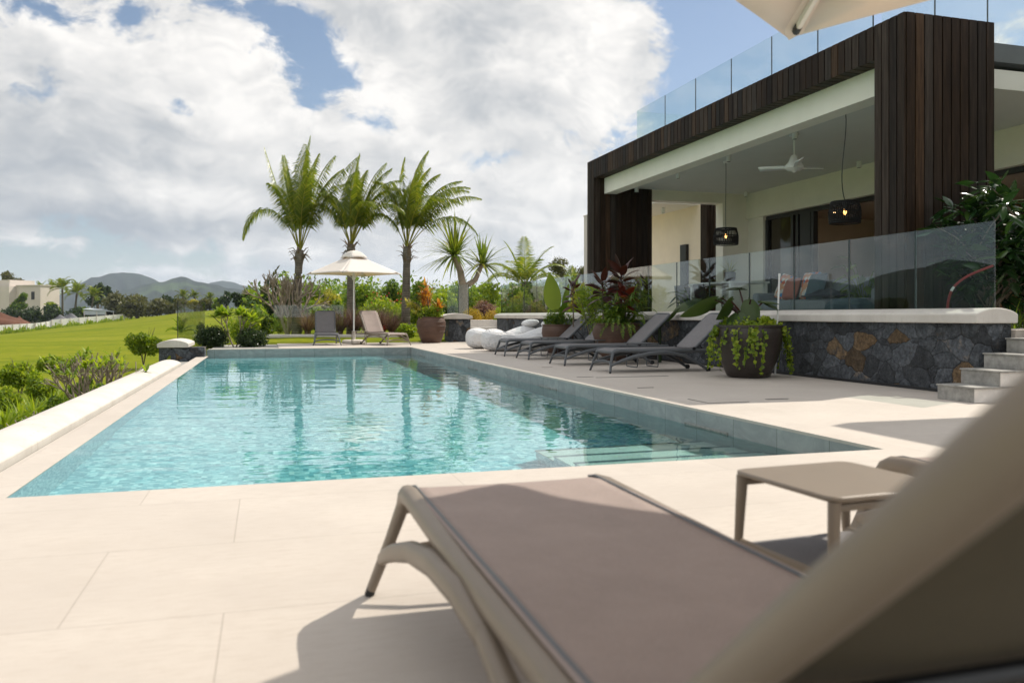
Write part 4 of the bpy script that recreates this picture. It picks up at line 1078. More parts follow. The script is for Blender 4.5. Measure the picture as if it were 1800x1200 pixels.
for y, x, lab in ((11.62, 4.93, 'grey sun lounger nearest the dark glazed pot, closest of the row of four'), (13.52, 4.92, 'grey sun lounger second nearest in the row, before the red leaved plant'), (15.55, 4.92, 'grey sun lounger third in the row, its backrest half hidden by the fern pot'), (17.05, 4.88, 'grey sun lounger farthest in the row, beside the white beanbags')):
    lounger(lab, (x, y, 0), R_(random.uniform(-1.0, 1.0)), 'grey_resin', 'sling_grey', 1.34, .80, 42, LG)
lounger('sun lounger facing the pool under the left side of the far parasol', (G(575, 23.75).x, G(575, 23.75).y, 0), R_(88), 'grey_resin', 'sling_grey', 1.3, .78, 56, LG)
lounger('pale sunlit sun lounger turned towards the pool right of the far parasol', (G(699, 23.75).x, G(699, 23.75).y, 0), R_(112), 'taupe', 'sling', 1.3, .78, 56, LG)

def side_table(label, loc, rz, m, s=0.40, h=0.40, loops=True):
    t = thing('side_table', label, 'side table', loc, rz, 'small side tables between the loungers')
    b = MB(); q = s/2; c = 0.035
    out = [(q-c, -q), (q-c*.3, -q+c*.3), (q, -q+c), (q, q-c), (q-c*.3, q-c*.3), (q-c, q), (-q+c, q), (-q+c*.3, q-c*.3), (-q, q-c), (-q, -q+c), (-q+c*.3, -q+c*.3), (-q+c, -q)]
    b.prism(out, 'z', h-.014, h); b.obj('tabletop', m, t, smooth=40, bevel=0.006)
    for sx in (-1, 1):
        for sy in (-1, 1):
            b = MB(); b.tube([(sx*(q-.022), sy*(q-.022), h-.015), (sx*(q-.012), sy*(q-.018), h*.5), (sx*(q+.004), sy*(q-.010), 0.002)], [.016, .012, .010], [.015, .011, .009], seg=10, up=(0, 1, 0), sq=.75)
            b.obj('leg', m, t, smooth=60)
    b = MB()
    for sx in (-1, 1): b.tube([(sx*(q-.014), -q+.02, h*.48), (sx*(q-.014), q-.02, h*.48)], .010, .012, seg=8)
    for sy in (-1, 1): b.tube([(-q+.02, sy*(q-.03), h-.032), (q-.02, sy*(q-.03), h-.032)], .008, .011, seg=8)
    b.obj('side_rail', m, t)
    b = MB(); b.box(-q+.03, -q+.05, h*.48-.005, q-.03, q-.05, h*.48+.004)
    b.obj('lower_shelf', 'sling_grey', t, smooth=0)
    return t
side_table('taupe side table with lower shelf between the two foreground loungers', (1.535, 1.945, 0), R_(4), 'taupe', .42, .40)
def wire_table(label, loc, rz, m):
    t = thing('side_table', label, 'side table', loc, rz, 'small side tables between the loungers')
    b = MB(); b.box(-.21, -.21, .385, .21, .21, .40); b.obj('tabletop', m, t, smooth=0, bevel=0.005)
    for s in (-1, 1):
        b = MB(); b.tube([(s*.18, -.19, .385), (s*.19, -.20, .03), (s*.19, -.185, .010), (s*.19, .185, .010), (s*.19, .20, .03), (s*.18, .19, .385)], .009, seg=8, up=(1, 0, 0)); b.obj('leg', m, t)
    return t
for x, y, lab in ((6.0, 12.55, 'small grey side table with loop legs between the two nearest row loungers'), (5.75, 16.3, 'small grey side table between the two farthest row loungers'), (6.1, 14.5, 'small grey side table in the middle of the lounger row')):
    wire_table(lab, (x, y, 0), R_(2), 'grey_resin')
p = G(631, 24.3); wire_table('small side table between the two far loungers before the parasol base', (p.x, p.y, 0), R_(90), 'taupe')

def parasol(label, loc, rz, s, ze, zt, base=True, sag=0.07, name='parasol', pole_off=(0, 0)):
    t = thing(name, label, 'parasol', loc, rz)
    hs = s/2; C = [(hs, hs), (-hs, hs), (-hs, -hs), (hs, -hs)]
    can = MB(); zr = zt-0.10
    for k in range(4):
        a = C[k]; b_ = C[(k+1) % 4]; rows = []; n = 10
        for i in range(n+1):
            f = 0.14+0.86*i/n; row = []
            for j in range(n+1):
                g = j/n; x = a[0]+(b_[0]-a[0])*g; y = a[1]+(b_[1]-a[1])*g
                q = 4*g*(1-g); inn = 1-0.022*q*f
                row.append((x*f*inn, y*f*inn, zr+(ze-zr)*f-sag*q*f*(1-f)*1.2+0.02*q*f))
            rows.append(row)
        can.grid(rows)
    cn = can.obj('canopy', 'canvas', t, smooth=30, solid=0.003)
    v = MB()
    for k in range(4):
        a = C[k]; b_ = C[(k+1) % 4]; rows = []
        for i in range(6):
            f = 0.02+0.27*i/5; row = []
            for j in range(9):
                g = j/8; x = a[0]+(b_[0]-a[0])*g; y = a[1]+(b_[1]-a[1])*g; q = 4*g*(1-g)
                row.append((x*f, y*f, zt-(zt-zr+(zr-ze)*.29-.035)*(f/.29)**2.2+0.035*q*(i == 5)))
            rows.append(row)
        v.grid(rows)
    v.obj('vent', 'canvas', cn, smooth=30, solid=0.003)
    for (x, y) in C:
        pk = MB()
        d = Vector((x, y, 0)).normalized(); sd = Vector((-d.y, d.x, 0)); e = Vector((x, y, ze)); k = s*.075
        lo = e-d*k*1.25; dz = Vector((0, 0, -0.012)); up = Vector((0, 0, (zr-ze)*k*1.25/(hs*1.414)))
        pk.raw([tuple(e+dz-d*.01), tuple(lo+sd*k+up+dz), tuple(lo+up+dz), tuple(lo-sd*k+up+dz)], [(0, 1, 2), (0, 2, 3)])
        pk.obj('corner_pocket', 'canvas', cn, smooth=0, solid=0.002)
    for k, (x, y) in enumerate(C):
        b = MB(); e = Vector((x*.955, y*.955, ze+(zr-ze)*.045-.028)); c0 = Vector((x*.03, y*.03, zr-.04))
        b.tube([c0, c0.lerp(e, .5)+Vector((0, 0, -.01)), e], .011, .016, seg=8, sq=.6); rb_ = b.obj('rib', 'white_metal', t)
        b = MB(); b.tube([e+(e-c0).normalized()*-.02, e+(e-c0).normalized()*.015], .016, .020, seg=8); b.obj('rib_tip', 'dark_metal', rb_)
        b = MB(); b.tube([(0.03*x, .03*y, ze-.10), tuple(c0.lerp(e, .48)+Vector((0, 0, -.02)))], .008, .010, seg=6); b.obj('strut', 'white_metal', rb_)
    b = MB(); b.tube([(0, 0, .06), (0, 0, zt-.05)], .024, seg=14); b.obj('pole', 'white_metal', t)
    MB().lathe([(.05, ze-.16), (.055, ze-.06), (.03, ze-.05)], seg=14).obj('runner', 'white_metal', t)
    if base:
        MB().lathe([(.34, .001), (.36, .03), (.35, .09), (.28, .12), (.05, .125), (.045, .36), (.03, .37)], seg=36).obj('base', 'cap', t)
    return t
p = G(622, 25.4); phi = math.atan2(FW[1], FW[0])
parasol('white square parasol over the two far loungers by the palms', (p.x, p.y, 0), phi+R_(43), 2.12, 2.12, 2.86)
parasol('large cream parasol overhead, one corner showing at the top of the picture', (1.625, .965, 0), math.atan2(-.52, -.854), 3.0, 2.03, 2.85, sag=0.03)

def beanbag(label, loc, rz, L=2.0, w=.42):
    t = thing('beanbag_lounger', label, 'beanbag', loc, rz, 'white beanbag loungers')
    # x, half width, z bottom, z top
    S = [(-.02, .04, .26, .30), (.0, .18, .13, .42), (.05, .30, .06, .48), (.14, .385, .015, .525), (.28, .42, .0, .545), (.44, .42, .0, .52), (.60, .40, .0, .455), (.76, .38, .0, .40), (.90, .39, .0, .39), (1.05, .40, .0, .43), (1.22, .41, .0, .50), (1.40, .41, .0, .57), (1.56, .40, .0, .60), (1.70, .36, .03, .59), (1.80, .28, .09, .54), (1.85, .14, .18, .45), (1.865, .03, .28, .35)]
    rng = np.random.default_rng(int(loc[1]*7)); mb = MB(); seg = 28; V = []
    for (x, hw, z0, z1) in S:
        zc = (z0+z1)/2; hz = (z1-z0)/2
        for k in range(seg):
            a = 2*math.pi*k/seg; c, s = math.cos(a), math.sin(a)
            c2 = math.copysign(abs(c)**.85, c); s2 = math.copysign(abs(s)**.8, s)
            wob = 1+.015*math.sin(x*9+a*3)+.012*math.sin(a*5+x*4)
            V.append((x, hw*c2*wob, max(0.001, zc+hz*s2*(wob if s > 0 else 1))))
    n = len(S); F = [(i*seg+k, i*seg+(k+1) % seg, (i+1)*seg+(k+1) % seg, (i+1)*seg+k) for i in range(n-1) for k in range(seg)]+[tuple(range(seg))[::-1], tuple(range((n-1)*seg, n*seg))]
    mb.raw(V, F); o = mb.obj('bag', 'bag', t, smooth=180)
    md = o.modifiers.new('sub', 'SUBSURF'); md.levels = 1; md.render_levels = 2
    h = MB(); V = []; seg = 20; prof = [(-.32, .02), (-.30, .075), (-.24, .105), (-.12, .095), (0, .088), (.12, .095), (.24, .105), (.30, .075), (.32, .02)]
    for (y, r) in prof:
        for k in range(seg):
            a = 2*math.pi*k/seg; V.append((1.70+2.0*r*math.cos(a), y*.85, .665+.95*r*math.sin(a)+.25*r*math.cos(a)))
    n = len(prof); F = [(i*seg+k, i*seg+(k+1) % seg, (i+1)*seg+(k+1) % seg, (i+1)*seg+k) for i in range(n-1) for k in range(seg)]+[tuple(range(seg))[::-1], tuple(range((n-1)*seg, n*seg))]
    h.raw(V, F); o = h.obj('head_pillow', 'bag', t, smooth=180); md = o.modifiers.new('sub', 'SUBSURF'); md.levels = 1; md.render_levels = 2
    return t
beanbag('white beanbag lounger farther from the grey loungers, nearer the pillar', (4.98, 20.85, 0), R_(-4))
beanbag('white beanbag lounger next to the farthest grey lounger', (4.98, 19.25, 0), R_(-5))

# pots and what grows in them
def pot(label, loc, prof, m, soil_r, soil_z, bands=()):
    t = thing('planter_pot', label, 'plant pot', loc)
    inner = [(prof[-1][0]-.04, prof[-1][1]), (prof[-1][0]-.05, soil_z-.05)]
    MB().lathe(prof+inner, seg=48, cap=False).obj('pot_body', m, t, smooth=50)
    MB().lathe([(prof[-1][0]-.005, prof[-1][1]-.025), (prof[-1][0]+.022, prof[-1][1]-.02), (prof[-1][0]+.025, prof[-1][1]+.012), (prof[-1][0]-.03, prof[-1][1]+.016)], seg=48, cap=False).obj('rim', m, t, smooth=50)
    MB().lathe([(soil_r, soil_z-.02), (soil_r, soil_z)], seg=32).obj('soil', 'soil', t, smooth=0)
    for k, (r, z) in enumerate(bands):
        b = MB(); b.tube([(r*math.cos(q*math.pi/24), r*math.sin(q*math.pi/24), z) for q in range(49)], .012, seg=6, cap=False); b.obj('band', m, t)
    return t
p1 = G(758, 26.0); P1 = Vector((p1.x, p1.y, 0))
pot('large banded terracotta pot at the far deck corner beside the pillar', P1, [(.26, .0), (.30, .02), (.36, .16), (.42, .34), (.455, .52), (.45, .66), (.41, .76), (.385, .80)], 'terracotta', .33, .74, ((.432, .36), (.46, .53), (.452, .66)))
P2 = Vector((6.38, 17.75, 0)); pot('brown pot with a single paddle leaf plant behind the farthest row lounger', P2, [(.20, 0), (.24, .03), (.32, .24), (.37, .46), (.36, .58), (.33, .64)], 'terracotta', .28, .58)
P3 = Vector((6.42, 14.55, 0)); pot('brown pot under the fern and red leaved plant in the middle of the lounger row', P3, [(.22, 0), (.26, .03), (.38, .26), (.46, .52), (.45, .64), (.42, .70)], 'terracotta', .37, .64)
P4 = Vector((6.42, 10.05, 0)); pot('large dark glazed pot with trailing creeper by the basalt wall', P4, [(.25, 0), (.29, .02), (.38, .22), (.44, .44), (.465, .60), (.455, .68), (.44, .71)], 'dark_pot', .40, .65)

# ------------------------------------------------------------------ plants in the pots
def plant(name, label, loc, cat='plant', group=None): return thing(name, label, cat, loc, 0, group)
rng = np.random.default_rng(21)
A0 = -math.atan2(432, 1450)
def rel(deg): return R_(deg)+A0                 # 0 right, 90 away, 180 left, 270 towards the viewer
# far terracotta pot: orange croton, lime filler and variegated sprays
t = plant('croton', 'orange and red croton rising from the large terracotta pot', P1+Vector((.12, 0, .74)))
m = MB(); st = MB()
for k in range(5):
    a = rng.random()*6.28; h = 0.5+0.24*k; b = Vector((.16*math.cos(a), .16*math.sin(a), 0)); e = b+Vector((.18*math.cos(a), .12*math.sin(a), h*.72))
    st.tube([b, e], [.016, .010], seg=6)
    for j in range(26):
        q = e-Vector((0, 0, .45*rng.random()**1.5*h)); paddle(m, q, rng.random()*6.28, R_(15+70*rng.random()), .20+.14*rng.random(), .075, .7, 5, .03)
m.obj('foliage', 'leaf_orange', t, smooth=180); st.obj('stem', 'bark', t)
t = plant('leafy_filler', 'lime green leafy filler plant spilling round the terracotta pot rim', P1+Vector((0, 0, .74)))
MB().quads(leaf_cloud(rng, crown_balls(rng, 12, .36, .36, .16, .20, .20), 1500, .085, .5)).obj('foliage', 'leaf_lime', t, smooth=0)
s_ = MB(); branches(s_, rng, (0, 0, 0), 6, .3, .3, .012); s_.obj('stem', 'bark', t)
t = plant('variegated_shrub', 'pale yellow variegated sprays leaning left over the terracotta pot', P1+Vector((-.2, -.05, .74)))
m = MB(); st = MB()
for k in range(9):
    a = rel(180+rng.normal()*32); L = .45+.4*rng.random(); h = .25+.35*rng.random()
    e = Vector((math.cos(a)*L, math.sin(a)*L, h)); st.tube(bez((0, 0, 0), (0, 0, h*.7), e*.6+Vector((0, 0, h*.45)), e, 6), .008, seg=5)
    for j in range(34):
        f = .4+.6*rng.random(); q = Vector((e.x*f, e.y*f, h*(f**.5))); paddle(m, q, rng.random()*6.28, R_(-10+80*rng.random()), .12+.06*rng.random(), .035, .6, 3, .015)
m.obj('foliage', 'leaf_yellow', t, smooth=180); st.obj('stem', 'bark', t)
# pot 2: bird of paradise paddle and ferny filler
t = plant('paddle_plant', 'single large paddle leaf standing upright in the pot behind the farthest row lounger', P2+Vector((0, 0, .58)))
m = MB(); paddle(m, (0, 0, 0), rel(176), R_(82), .85, .44, .16, 12, .42, roll=1.15); paddle(m, (.03, 0, 0), rel(30), R_(76), .55, .16, .25, 10, .50, roll=.6); paddle(m, (0, .03, 0), rel(300), R_(64), .5, .18, .5, 10, .3)
m.obj('foliage', 'leaf', t, smooth=180)
b = MB(); b.tube([(0, 0, -.05), (0, 0, .1)], .03, seg=8); b.obj('stem', 'bark', t)
t = plant('leafy_filler', 'olive green bushy filler in the pot of the paddle plant', P2+Vector((0, 0, .58)))
MB().quads(leaf_cloud(rng, crown_balls(rng, 9, .26, .26, .16, .16, .16), 900, .09, .35)).obj('foliage', 'leaf', t, smooth=0)
s_ = MB(); branches(s_, rng, (0, 0, 0), 5, .3, .22, .010); s_.obj('stem', 'bark', t)
t = plant('feathery_shrub', 'feathery yellow green shrub standing right of the paddle leaf against the glass', Vector((6.75, 16.6, .0)))
MB().quads(leaf_cloud(rng, crown_balls(rng, 12, .34, .34, .34, 1.15, .18), 1300, .13, .16)).obj('foliage', 'leaf_lime', t, smooth=0)
s_ = MB(); branches(s_, rng, (0, 0, .0), 7, 1.2, .35, .014); s_.obj('stem', 'bark', t)
# pot 3: cordylines, fern, bamboo-like leaves
def cordyline(label, off, h, leafm, n, L, lab=None, base=P3):
    t = plant('cordyline', label, base+Vector(off)); m = MB(); st = MB(); st.tube([(0, 0, -.02), (.01, 0, h*.5), (0, .01, h)], [.018, .015, .012], seg=7)
    for k in range(n):
        f = k/n; paddle(m, (0, 0, h*(.62+.40*f)), k*2.4, R_(-5+75*f), L*(.7+.35*rng.random()), .15, 1.5-.7*f, 7, .06, rng.normal()*.5)
    m.obj('foliage', leafm, t, smooth=180); st.obj('stem', 'bark', t)
cordyline('tall maroon cordyline rising highest from the fern pot', (.10, .0, .62), 1.05, 'leaf_maroon', 20, .42)
cordyline('bright red leaved cordyline low in the middle of the fern pot', (.12, -.12, .62), .62, 'leaf_red', 13, .34)
cordyline('smaller maroon cordyline leaning left in the fern pot', (-.25, .08, .62), .85, 'leaf_maroon', 16, .34)
cordyline('thin red tipped cordyline against the glass left of the fern pot', (.1, 2.6, .1), 1.45, 'leaf_maroon', 14, .26)
t = plant('fern', 'bright green fern hanging over the rim of the middle pot', P3+Vector((0, 0, .62)))
lf = MB(); rb = MB()
for k in range(64):
    frond(lf, rb, rng, (.12*rng.normal(), .12*rng.normal(), 0), rng.random()*6.28, R_(15+65*rng.random()), .55+.35*rng.random(), 1.5, (0, 0), 22, .028, .085, .3, .004)
lf.obj('foliage', 'leaf', t, smooth=0); rb.obj('frond_rib', 'leaf', t)
t = plant('bamboo_plant', 'grassy light green bamboo leaves growing through the middle pot', P3+Vector((.12, .05, .62)))
m = MB(); st = MB()
for k in range(16):
    a = rng.random()*6.28; L = .35+.3*rng.random(); h = .55+.4*rng.random(); e = Vector((L*math.cos(a), L*math.sin(a), h))
    st.tube(bez((0, 0, 0), (0, 0, h*.6), e*.7+Vector((0, 0, h*.3)), e, 6), .006, seg=5)
    for j in range(24):
        f = .45+.55*rng.random(); q = Vector((e.x*f, e.y*f, h*f**.7)); paddle(m, q, a+rng.normal()*.9, R_(-30+60*rng.random()), .16+.08*rng.random(), .024, .8, 3, .01)
m.obj('foliage', 'leaf', t, smooth=180); st.obj('stem', 'leaf', t)
t = plant('banana_leaf', 'dark paddle leaf plant leaning right behind the middle pot', Vector((6.9, 13.7, .5)))
m = MB(); paddle(m, (0, 0, .2), rel(8), R_(36), .62, .22, .45, 10, .35, roll=.7); paddle(m, (0, 0, .1), rel(320), R_(50), .4, .2, .5, 10, .2); m.obj('foliage', 'leaf_dark', t, smooth=180)
b = MB(); b.tube([(0, 0, -.5), (0, 0, .25)], [.04, .025], seg=8); b.obj('stem', 'leaf_dark', t)
# pot 4: taro and creeper
t = plant('taro_plant', 'dark taro with big drooping leaves in the dark glazed pot', P4+Vector((0, .05, .64)))
m = MB(); st = MB()
def stalk_leaf(az, el, L, leafL, leafW, lel, roll=0.0):
    a = rel(az); e = Vector((math.cos(a)*math.cos(R_(el)), math.sin(a)*math.cos(R_(el)), math.sin(R_(el))))*L
    st.tube(bez((0, 0, 0), (0, 0, L*.4), e*.75+Vector((0, 0, L*.12)), e, 8), [.022-.0017*k for k in range(9)], seg=7)
    paddle(m, e+Vector((-math.cos(a)*.06, -math.sin(a)*.06, .02)), a, R_(lel), leafL*1.15, leafW*1.35, .55, 9, .02, roll)
stalk_leaf(182, 44, .62, .52, .36, -12, .5); stalk_leaf(200, 58, .50, .34, .26, -35, .9); stalk_leaf(150, 52, .60, .40, .26, -20); stalk_leaf(30, 50, .52, .36, .22, -5, .4); stalk_leaf(280, 72, .46, .40, .20, -70, .2); stalk_leaf(100, 70, .62, .34, .24, 10); stalk_leaf(5, 60, .45, .28, .18, 5); stalk_leaf(230, 40, .40, .30, .22, -50)
m.obj('foliage', 'leaf_dark', t, smooth=180); st.obj('stem', 'leaf_maroon', t, smooth=60)
t = plant('trailing_creeper', 'lime green creeper trailing down the sides of the dark glazed pot', P4+Vector((0, 0, .66)))
Q = []; st = MB()
for k in range(34):
    a = rng.random()*6.28; r0 = .40; drop = .10+.55*rng.random()**1.6
    if k < 9: a = rel(150+15*k+rng.normal()*6); drop = .35+.30*rng.random()
    c, s = math.cos(a), math.sin(a); sw = rng.normal()*.08
    path = bez((c*.25, s*.25, .03), (c*.42, s*.42, .12), (c*.56-s*sw, s*.56+c*sw, -.02), (c*.52-s*sw*2, s*.52+c*sw*2, -drop), 10)
    st.tube(path, .005, seg=4)
    for j in range(int(30+60*drop)):
        q = path[0].lerp(path[1], 0); f = rng.random()*10; i = min(int(f), 9); q = path[i].lerp(path[i+1], f-i); q = q+Vector(rng.normal(size=3)*.022)
        ax = Vector(rng.normal(size=3)); ax.z -= .3; ax.normalize(); Q.append((q, ax, Vector((c, s, .5))+Vector(rng.normal(size=3)*.4)))
C_ = np.array([tuple(q[0]) for q in Q]); Ax = unit(np.array([tuple(q[1]) for q in Q])); Nn = unit(np.array([tuple(q[2]) for q in Q]))
L = .045+.025*rng.random(len(Q))
mm = MB().quads(leaf_quads(C_, Ax, Nn, L, L*.85)); mm.quads(leaf_cloud(rng, [(.27*math.cos(k), .27*math.sin(k), .05, .13) for k in range(7)], 800, .06, .8))
mm.obj('foliage', 'leaf_lime', t, smooth=0); st.obj('stem', 'leaf', t)
for (x, y, z0, lab) in ((6.95, 10.15, .5, 'pale metal garden stake leaning beside the taro'),):
    t = plant('garden_stake', lab, Vector((x, y, 0)), 'stake'); b = MB(); b.tube([(-.03, 0, 0.02), (.04, 0.0, 1.42)], .013, seg=8); b.obj('shaft', 'white_metal', t); b = MB(); b.tube([(.0396, 0, 1.41), (.042, 0, 1.45)], .016, seg=8); b.obj('tip', 'white_metal', t)

# ------------------------------------------------------------------ palms and garden behind the pool
WIND = (RT[0]*.22, RT[1]*.22)
def rf(L): return [(a-math.degrees(-A0), e, l, d) for (a, e, l, d) in L]
p = G(521, 30.0); palm('coconut_palm', 'left coconut palm of three with upright fronds and one drooping left', (p.x, p.y, .1), 3.15, .155,
    rf([(183, 71, 4.0, .35), (95, 88, 4.3, .20), (6, 68, 4.2, .35), (176, 68, 3.7, 2.9), (275, 82, 3.7, .6), (205, 80, 3.5, .7), (340, 72, 3.4, 1.1), (0, 80, 3.8, .6), (150, 77, 3.3, .9), (230, 74, 3.0, 1.3), (265, 84, 3.9, .4), (80, 80, 3.9, .4), (110, 84, 3.8, .5), (290, 76, 3.3, .9), (30, 76, 3.6, .7)]), 'coconut palms behind the pool', 4, (.12, .0), .66, .032, WIND, 84, hang=1.25, st=.24)
p = G(617, 30.5); palm('coconut_palm', 'middle coconut palm of three, directly behind the white parasol', (p.x, p.y, .1), 3.40, .15,
    rf([(180, 70, 3.1, 1.0), (95, 88, 3.5, .3), (8, 64, 3.7, 1.1), (350, 72, 3.3, 1.0), (270, 78, 2.9, 1.0), (200, 66, 2.8, 1.7), (335, 62, 3.1, 1.5), (150, 70, 2.9, 1.2), (225, 72, 2.6, 1.4), (20, 76, 3.4, .7), (300, 66, 2.8, 1.5), (265, 84, 3.1, .6), (80, 80, 3.1, .6), (110, 82, 3.0, .8), (0, 78, 3.4, .6), (40, 70, 3.3, 1.0)]), 'coconut palms behind the pool', 5, (.0, .0), .66, .030, WIND, 84, hang=1.5, st=.24)
p = G(713, 31.0); palm('coconut_palm', 'right coconut palm of three, its fronds blown towards the villa', (p.x, p.y, .1), 3.35, .155,
    rf([(172, 80, 3.5, .5), (95, 88, 3.9, .6), (6, 60, 3.7, .9), (350, 52, 3.4, 1.6), (15, 70, 3.7, 1.0), (270, 78, 3.2, 1.0), (330, 66, 3.3, 1.3), (195, 76, 2.9, 1.6), (150, 74, 3.0, 1.2), (60, 80, 3.4, .8), (300, 72, 3.0, 1.4), (184, 66, 2.6, 2.2), (265, 84, 3.4, .6), (80, 82, 3.4, .6), (115, 82, 3.2, .8), (25, 72, 3.6, .8), (350, 68, 3.5, 1.0)]), 'coconut palms behind the pool', 6, (.06, .0), .68, .030, (RT[0]*.45, RT[1]*.45), 86, hang=1.35, st=.24)
p = G(922, 42); palm('palm_tree', 'short bushy palm rising above the hedge left of the villa', (p.x, p.y, .5), 1.9, .16,
    rf([(185, 52, 2.6, 1.1), (95, 86, 2.6, .3), (175, 72, 2.6, .5), (5, 50, 2.7, 1.1), (350, 66, 2.6, .7), (270, 60, 2.4, 1.0), (150, 40, 2.5, 1.2), (30, 38, 2.6, 1.2), (210, 34, 2.5, 1.3), (330, 32, 2.6, 1.3), (60, 60, 2.4, .9), (120, 58, 2.4, .9), (240, 48, 2.3, 1.2), (300, 46, 2.3, 1.2)]), None, 9, (0, 0), .62, .05, (0, 0), 40)
p = G(1005, 47); palm('palm_tree', 'small palm half hidden behind the hedge close to the villa corner', (p.x, p.y, .5), 1.2, .14,
    rf([(180, 45, 2.2, 1.2), (90, 80, 2.2, .5), (0, 48, 2.2, 1.1), (270, 55, 2.0, 1.1), (140, 30, 2.2, 1.2), (40, 34, 2.2, 1.2), (220, 30, 2.0, 1.3), (320, 30, 2.2, 1.3)]), None, 10, (0, 0), .55, .05, (0, 0), 36)
# forked screw pine
p = G(815, 31.5); t = thing('screw_pine', 'forked screw pine with two spiky heads right of the coconut palms', 'tree', (p.x, p.y, .3))
k_ = 31.5/1450
tr = MB(); fk = Vector((-.02, 0, 1.62)); ta = Vector((-.36, 0, 2.85)); tc = Vector((.76, .1, 2.55))
tr.tube([(0, 0, -.5), (.0, 0, .8), fk], [.24, .20, .18], seg=12); tr.tube([fk, fk.lerp(ta, .5)+Vector((.06, 0, 0)), ta], [.15, .125, .10], seg=10); tr.tube([fk, fk.lerp(tc, .5)+Vector((.10, 0, -.16)), tc], [.12, .10, .075], seg=10)
tr.obj('trunk', 'bark_pale', t, smooth=60)
for (b, n, L, sd) in ((ta, 130, 1.75, 1), (tc, 100, 1.3, 2)):
    m = blades(np.random.default_rng(sd), n, L, .05, .105, (-25, 88), .75, 6, .12); m.V = [v+np.array(b) for v in m.V]
    m.obj('crown', 'leaf_palm', t, smooth=180)
# shrubs behind the far deck: px, top row, half width px, depth, base row
def S(name, label, px, top, hw, d, base, leaf, n=1200, size=.10, balls=10, aspect=.5, seed=1, group=None, depth=None, **kw):
    n = int(n*1.7); size *= 1.15; balls = int(balls*1.6)
    b = W(px, base, d); h = (base-top)*d/FPX; rx = hw*d/FPX; g = min(gz(b.x, b.y) if gz(b.x, b.y) > -2 else 0.0, b.z)
    return shrub(name, label, 'shrub', (b.x, b.y, g), rx, depth or rx*.8, h+b.z-g, leaf, n, size, balls, aspect, group, seed, **kw)
HG = 'garden shrubs behind the pool'
S('dark_tree_shrub', 'dark feathery shrub left of the bare frangipani behind the far glass', 478, 484, 20, 44, 560, 'leaf_dark', 1500, .14, 12, .3, 1)
S('dark_tree_shrub', 'dark tall shrub directly behind the left coconut palm trunk', 512, 482, 26, 43, 560, 'leaf_dark', 1800, .14, 14, .3, 2)
S('dark_tree_shrub', 'dark shrub just right of the left coconut palm trunk', 548, 492, 24, 45, 560, 'leaf', 1500, .14, 12, .35, 3)
S('yellow_shrub', 'yellow green shrub under the left edge of the parasol', 575, 500, 34, 38, 560, 'leaf_yellow', 1500, .13, 12, .45, 4)
S('yellow_shrub', 'low yellow leaved shrub behind the left far lounger', 545, 522, 24, 34, 575, 'leaf_lime', 900, .12, 9, .4, 5)
S('garden_shrub', 'large mid green shrub behind the middle coconut palm trunk', 640, 488, 55, 42, 565, 'leaf', 2600, .14, 16, .5, 6)
S('garden_shrub', 'green shrub between the middle and right coconut palms', 690, 484, 32, 44, 560, 'leaf', 1900, .14, 12, .5, 7)
S('flowering_shrub', 'green shrub with small red flowers right of the parasol pole', 672, 505, 40, 36, 560, 'leaf', 2200, .11, 14, .5, 8)
S('croton', 'bank of lime and red tipped croton behind the right far lounger', 668, 524, 50, 33, 580, 'leaf_lime', 2200, .13, 14, .28, 9, up=.1)
S('garden_shrub', 'bright green shrub behind the right coconut palm', 735, 488, 34, 42, 560, 'leaf', 2000, .14, 12, .5, 10)
S('garden_shrub', 'light green shrub behind the orange croton of the terracotta pot', 775, 498, 34, 40, 560, 'leaf_lime', 1800, .13, 12, .5, 11)
S('garden_shrub', 'loose green shrub directly behind the forked screw pine trunk', 822, 478, 44, 44, 560, 'leaf', 2400, .13, 16, .45, 12)
S('garden_shrub', 'sunlit lime shrub right of the screw pine above the gold mounds', 862, 480, 36, 41, 560, 'leaf_lime', 2200, .12, 14, .5, 13)
S('garden_shrub', 'wide sunlit lime green hedge shrub under the short bushy palm', 905, 492, 46, 38, 560, 'leaf_lime', 2600, .12, 16, .5, 14)
S('garden_shrub', 'dark green shrub at the foot of the short bushy palm', 945, 490, 36, 40, 560, 'leaf', 2000, .12, 12, .5, 15)
S('climbing_vine', 'leafy lime vine mounded against the corner of the villa', 1005, 468, 44, 36, 560, 'leaf_lime', 2800, .12, 16, .55, 16)
S('climbing_vine', 'lower tangle of green vine beside the grey post of the villa', 985, 492, 34, 31, 560, 'leaf', 1800, .10, 12, .5, 17)
S('purple_shrub', 'dark purple leaved shrub right of the screw pine trunk', 850, 516, 34, 34, 556, 'leaf_purple', 1800, .08, 12, .4, 18)
S('purple_shrub', 'greyish flowering shrub behind the far glass panes of the basalt wall', 910, 512, 32, 32, 558, 'leaf_grey', 1800, .07, 12, .4, 19)
S('purple_shrub', 'purple brown shrub behind the middle glass panes left of the paddle leaf', 950, 514, 30, 30, 556, 'leaf_purple', 1600, .07, 12, .4, 20)
S('garden_shrub', 'small grassy green clump beside the left end of the basalt wall', 880, 538, 16, 29, 560, 'leaf_lime', 800, .10, 7, .2, 21)
S('gold_mound', 'clipped gold mound nearest the far pillar cap', 832, 539, 26, 29.5, 570, 'leaf_gold', 3200, .05, 12, .35, 22, ballr=.6)
S('gold_mound', 'clipped gold mound right of it, beside the start of the basalt wall', 868, 541, 22, 30, 568, 'leaf_gold', 2800, .05, 12, .35, 23, ballr=.6)
S('box_hedge', 'bright green hedge between the right far lounger and the terracotta pot', 716, 563, 22, 27.5, 603, 'leaf_lime', 2200, .06, 9, .55, 24, ballr=.6)
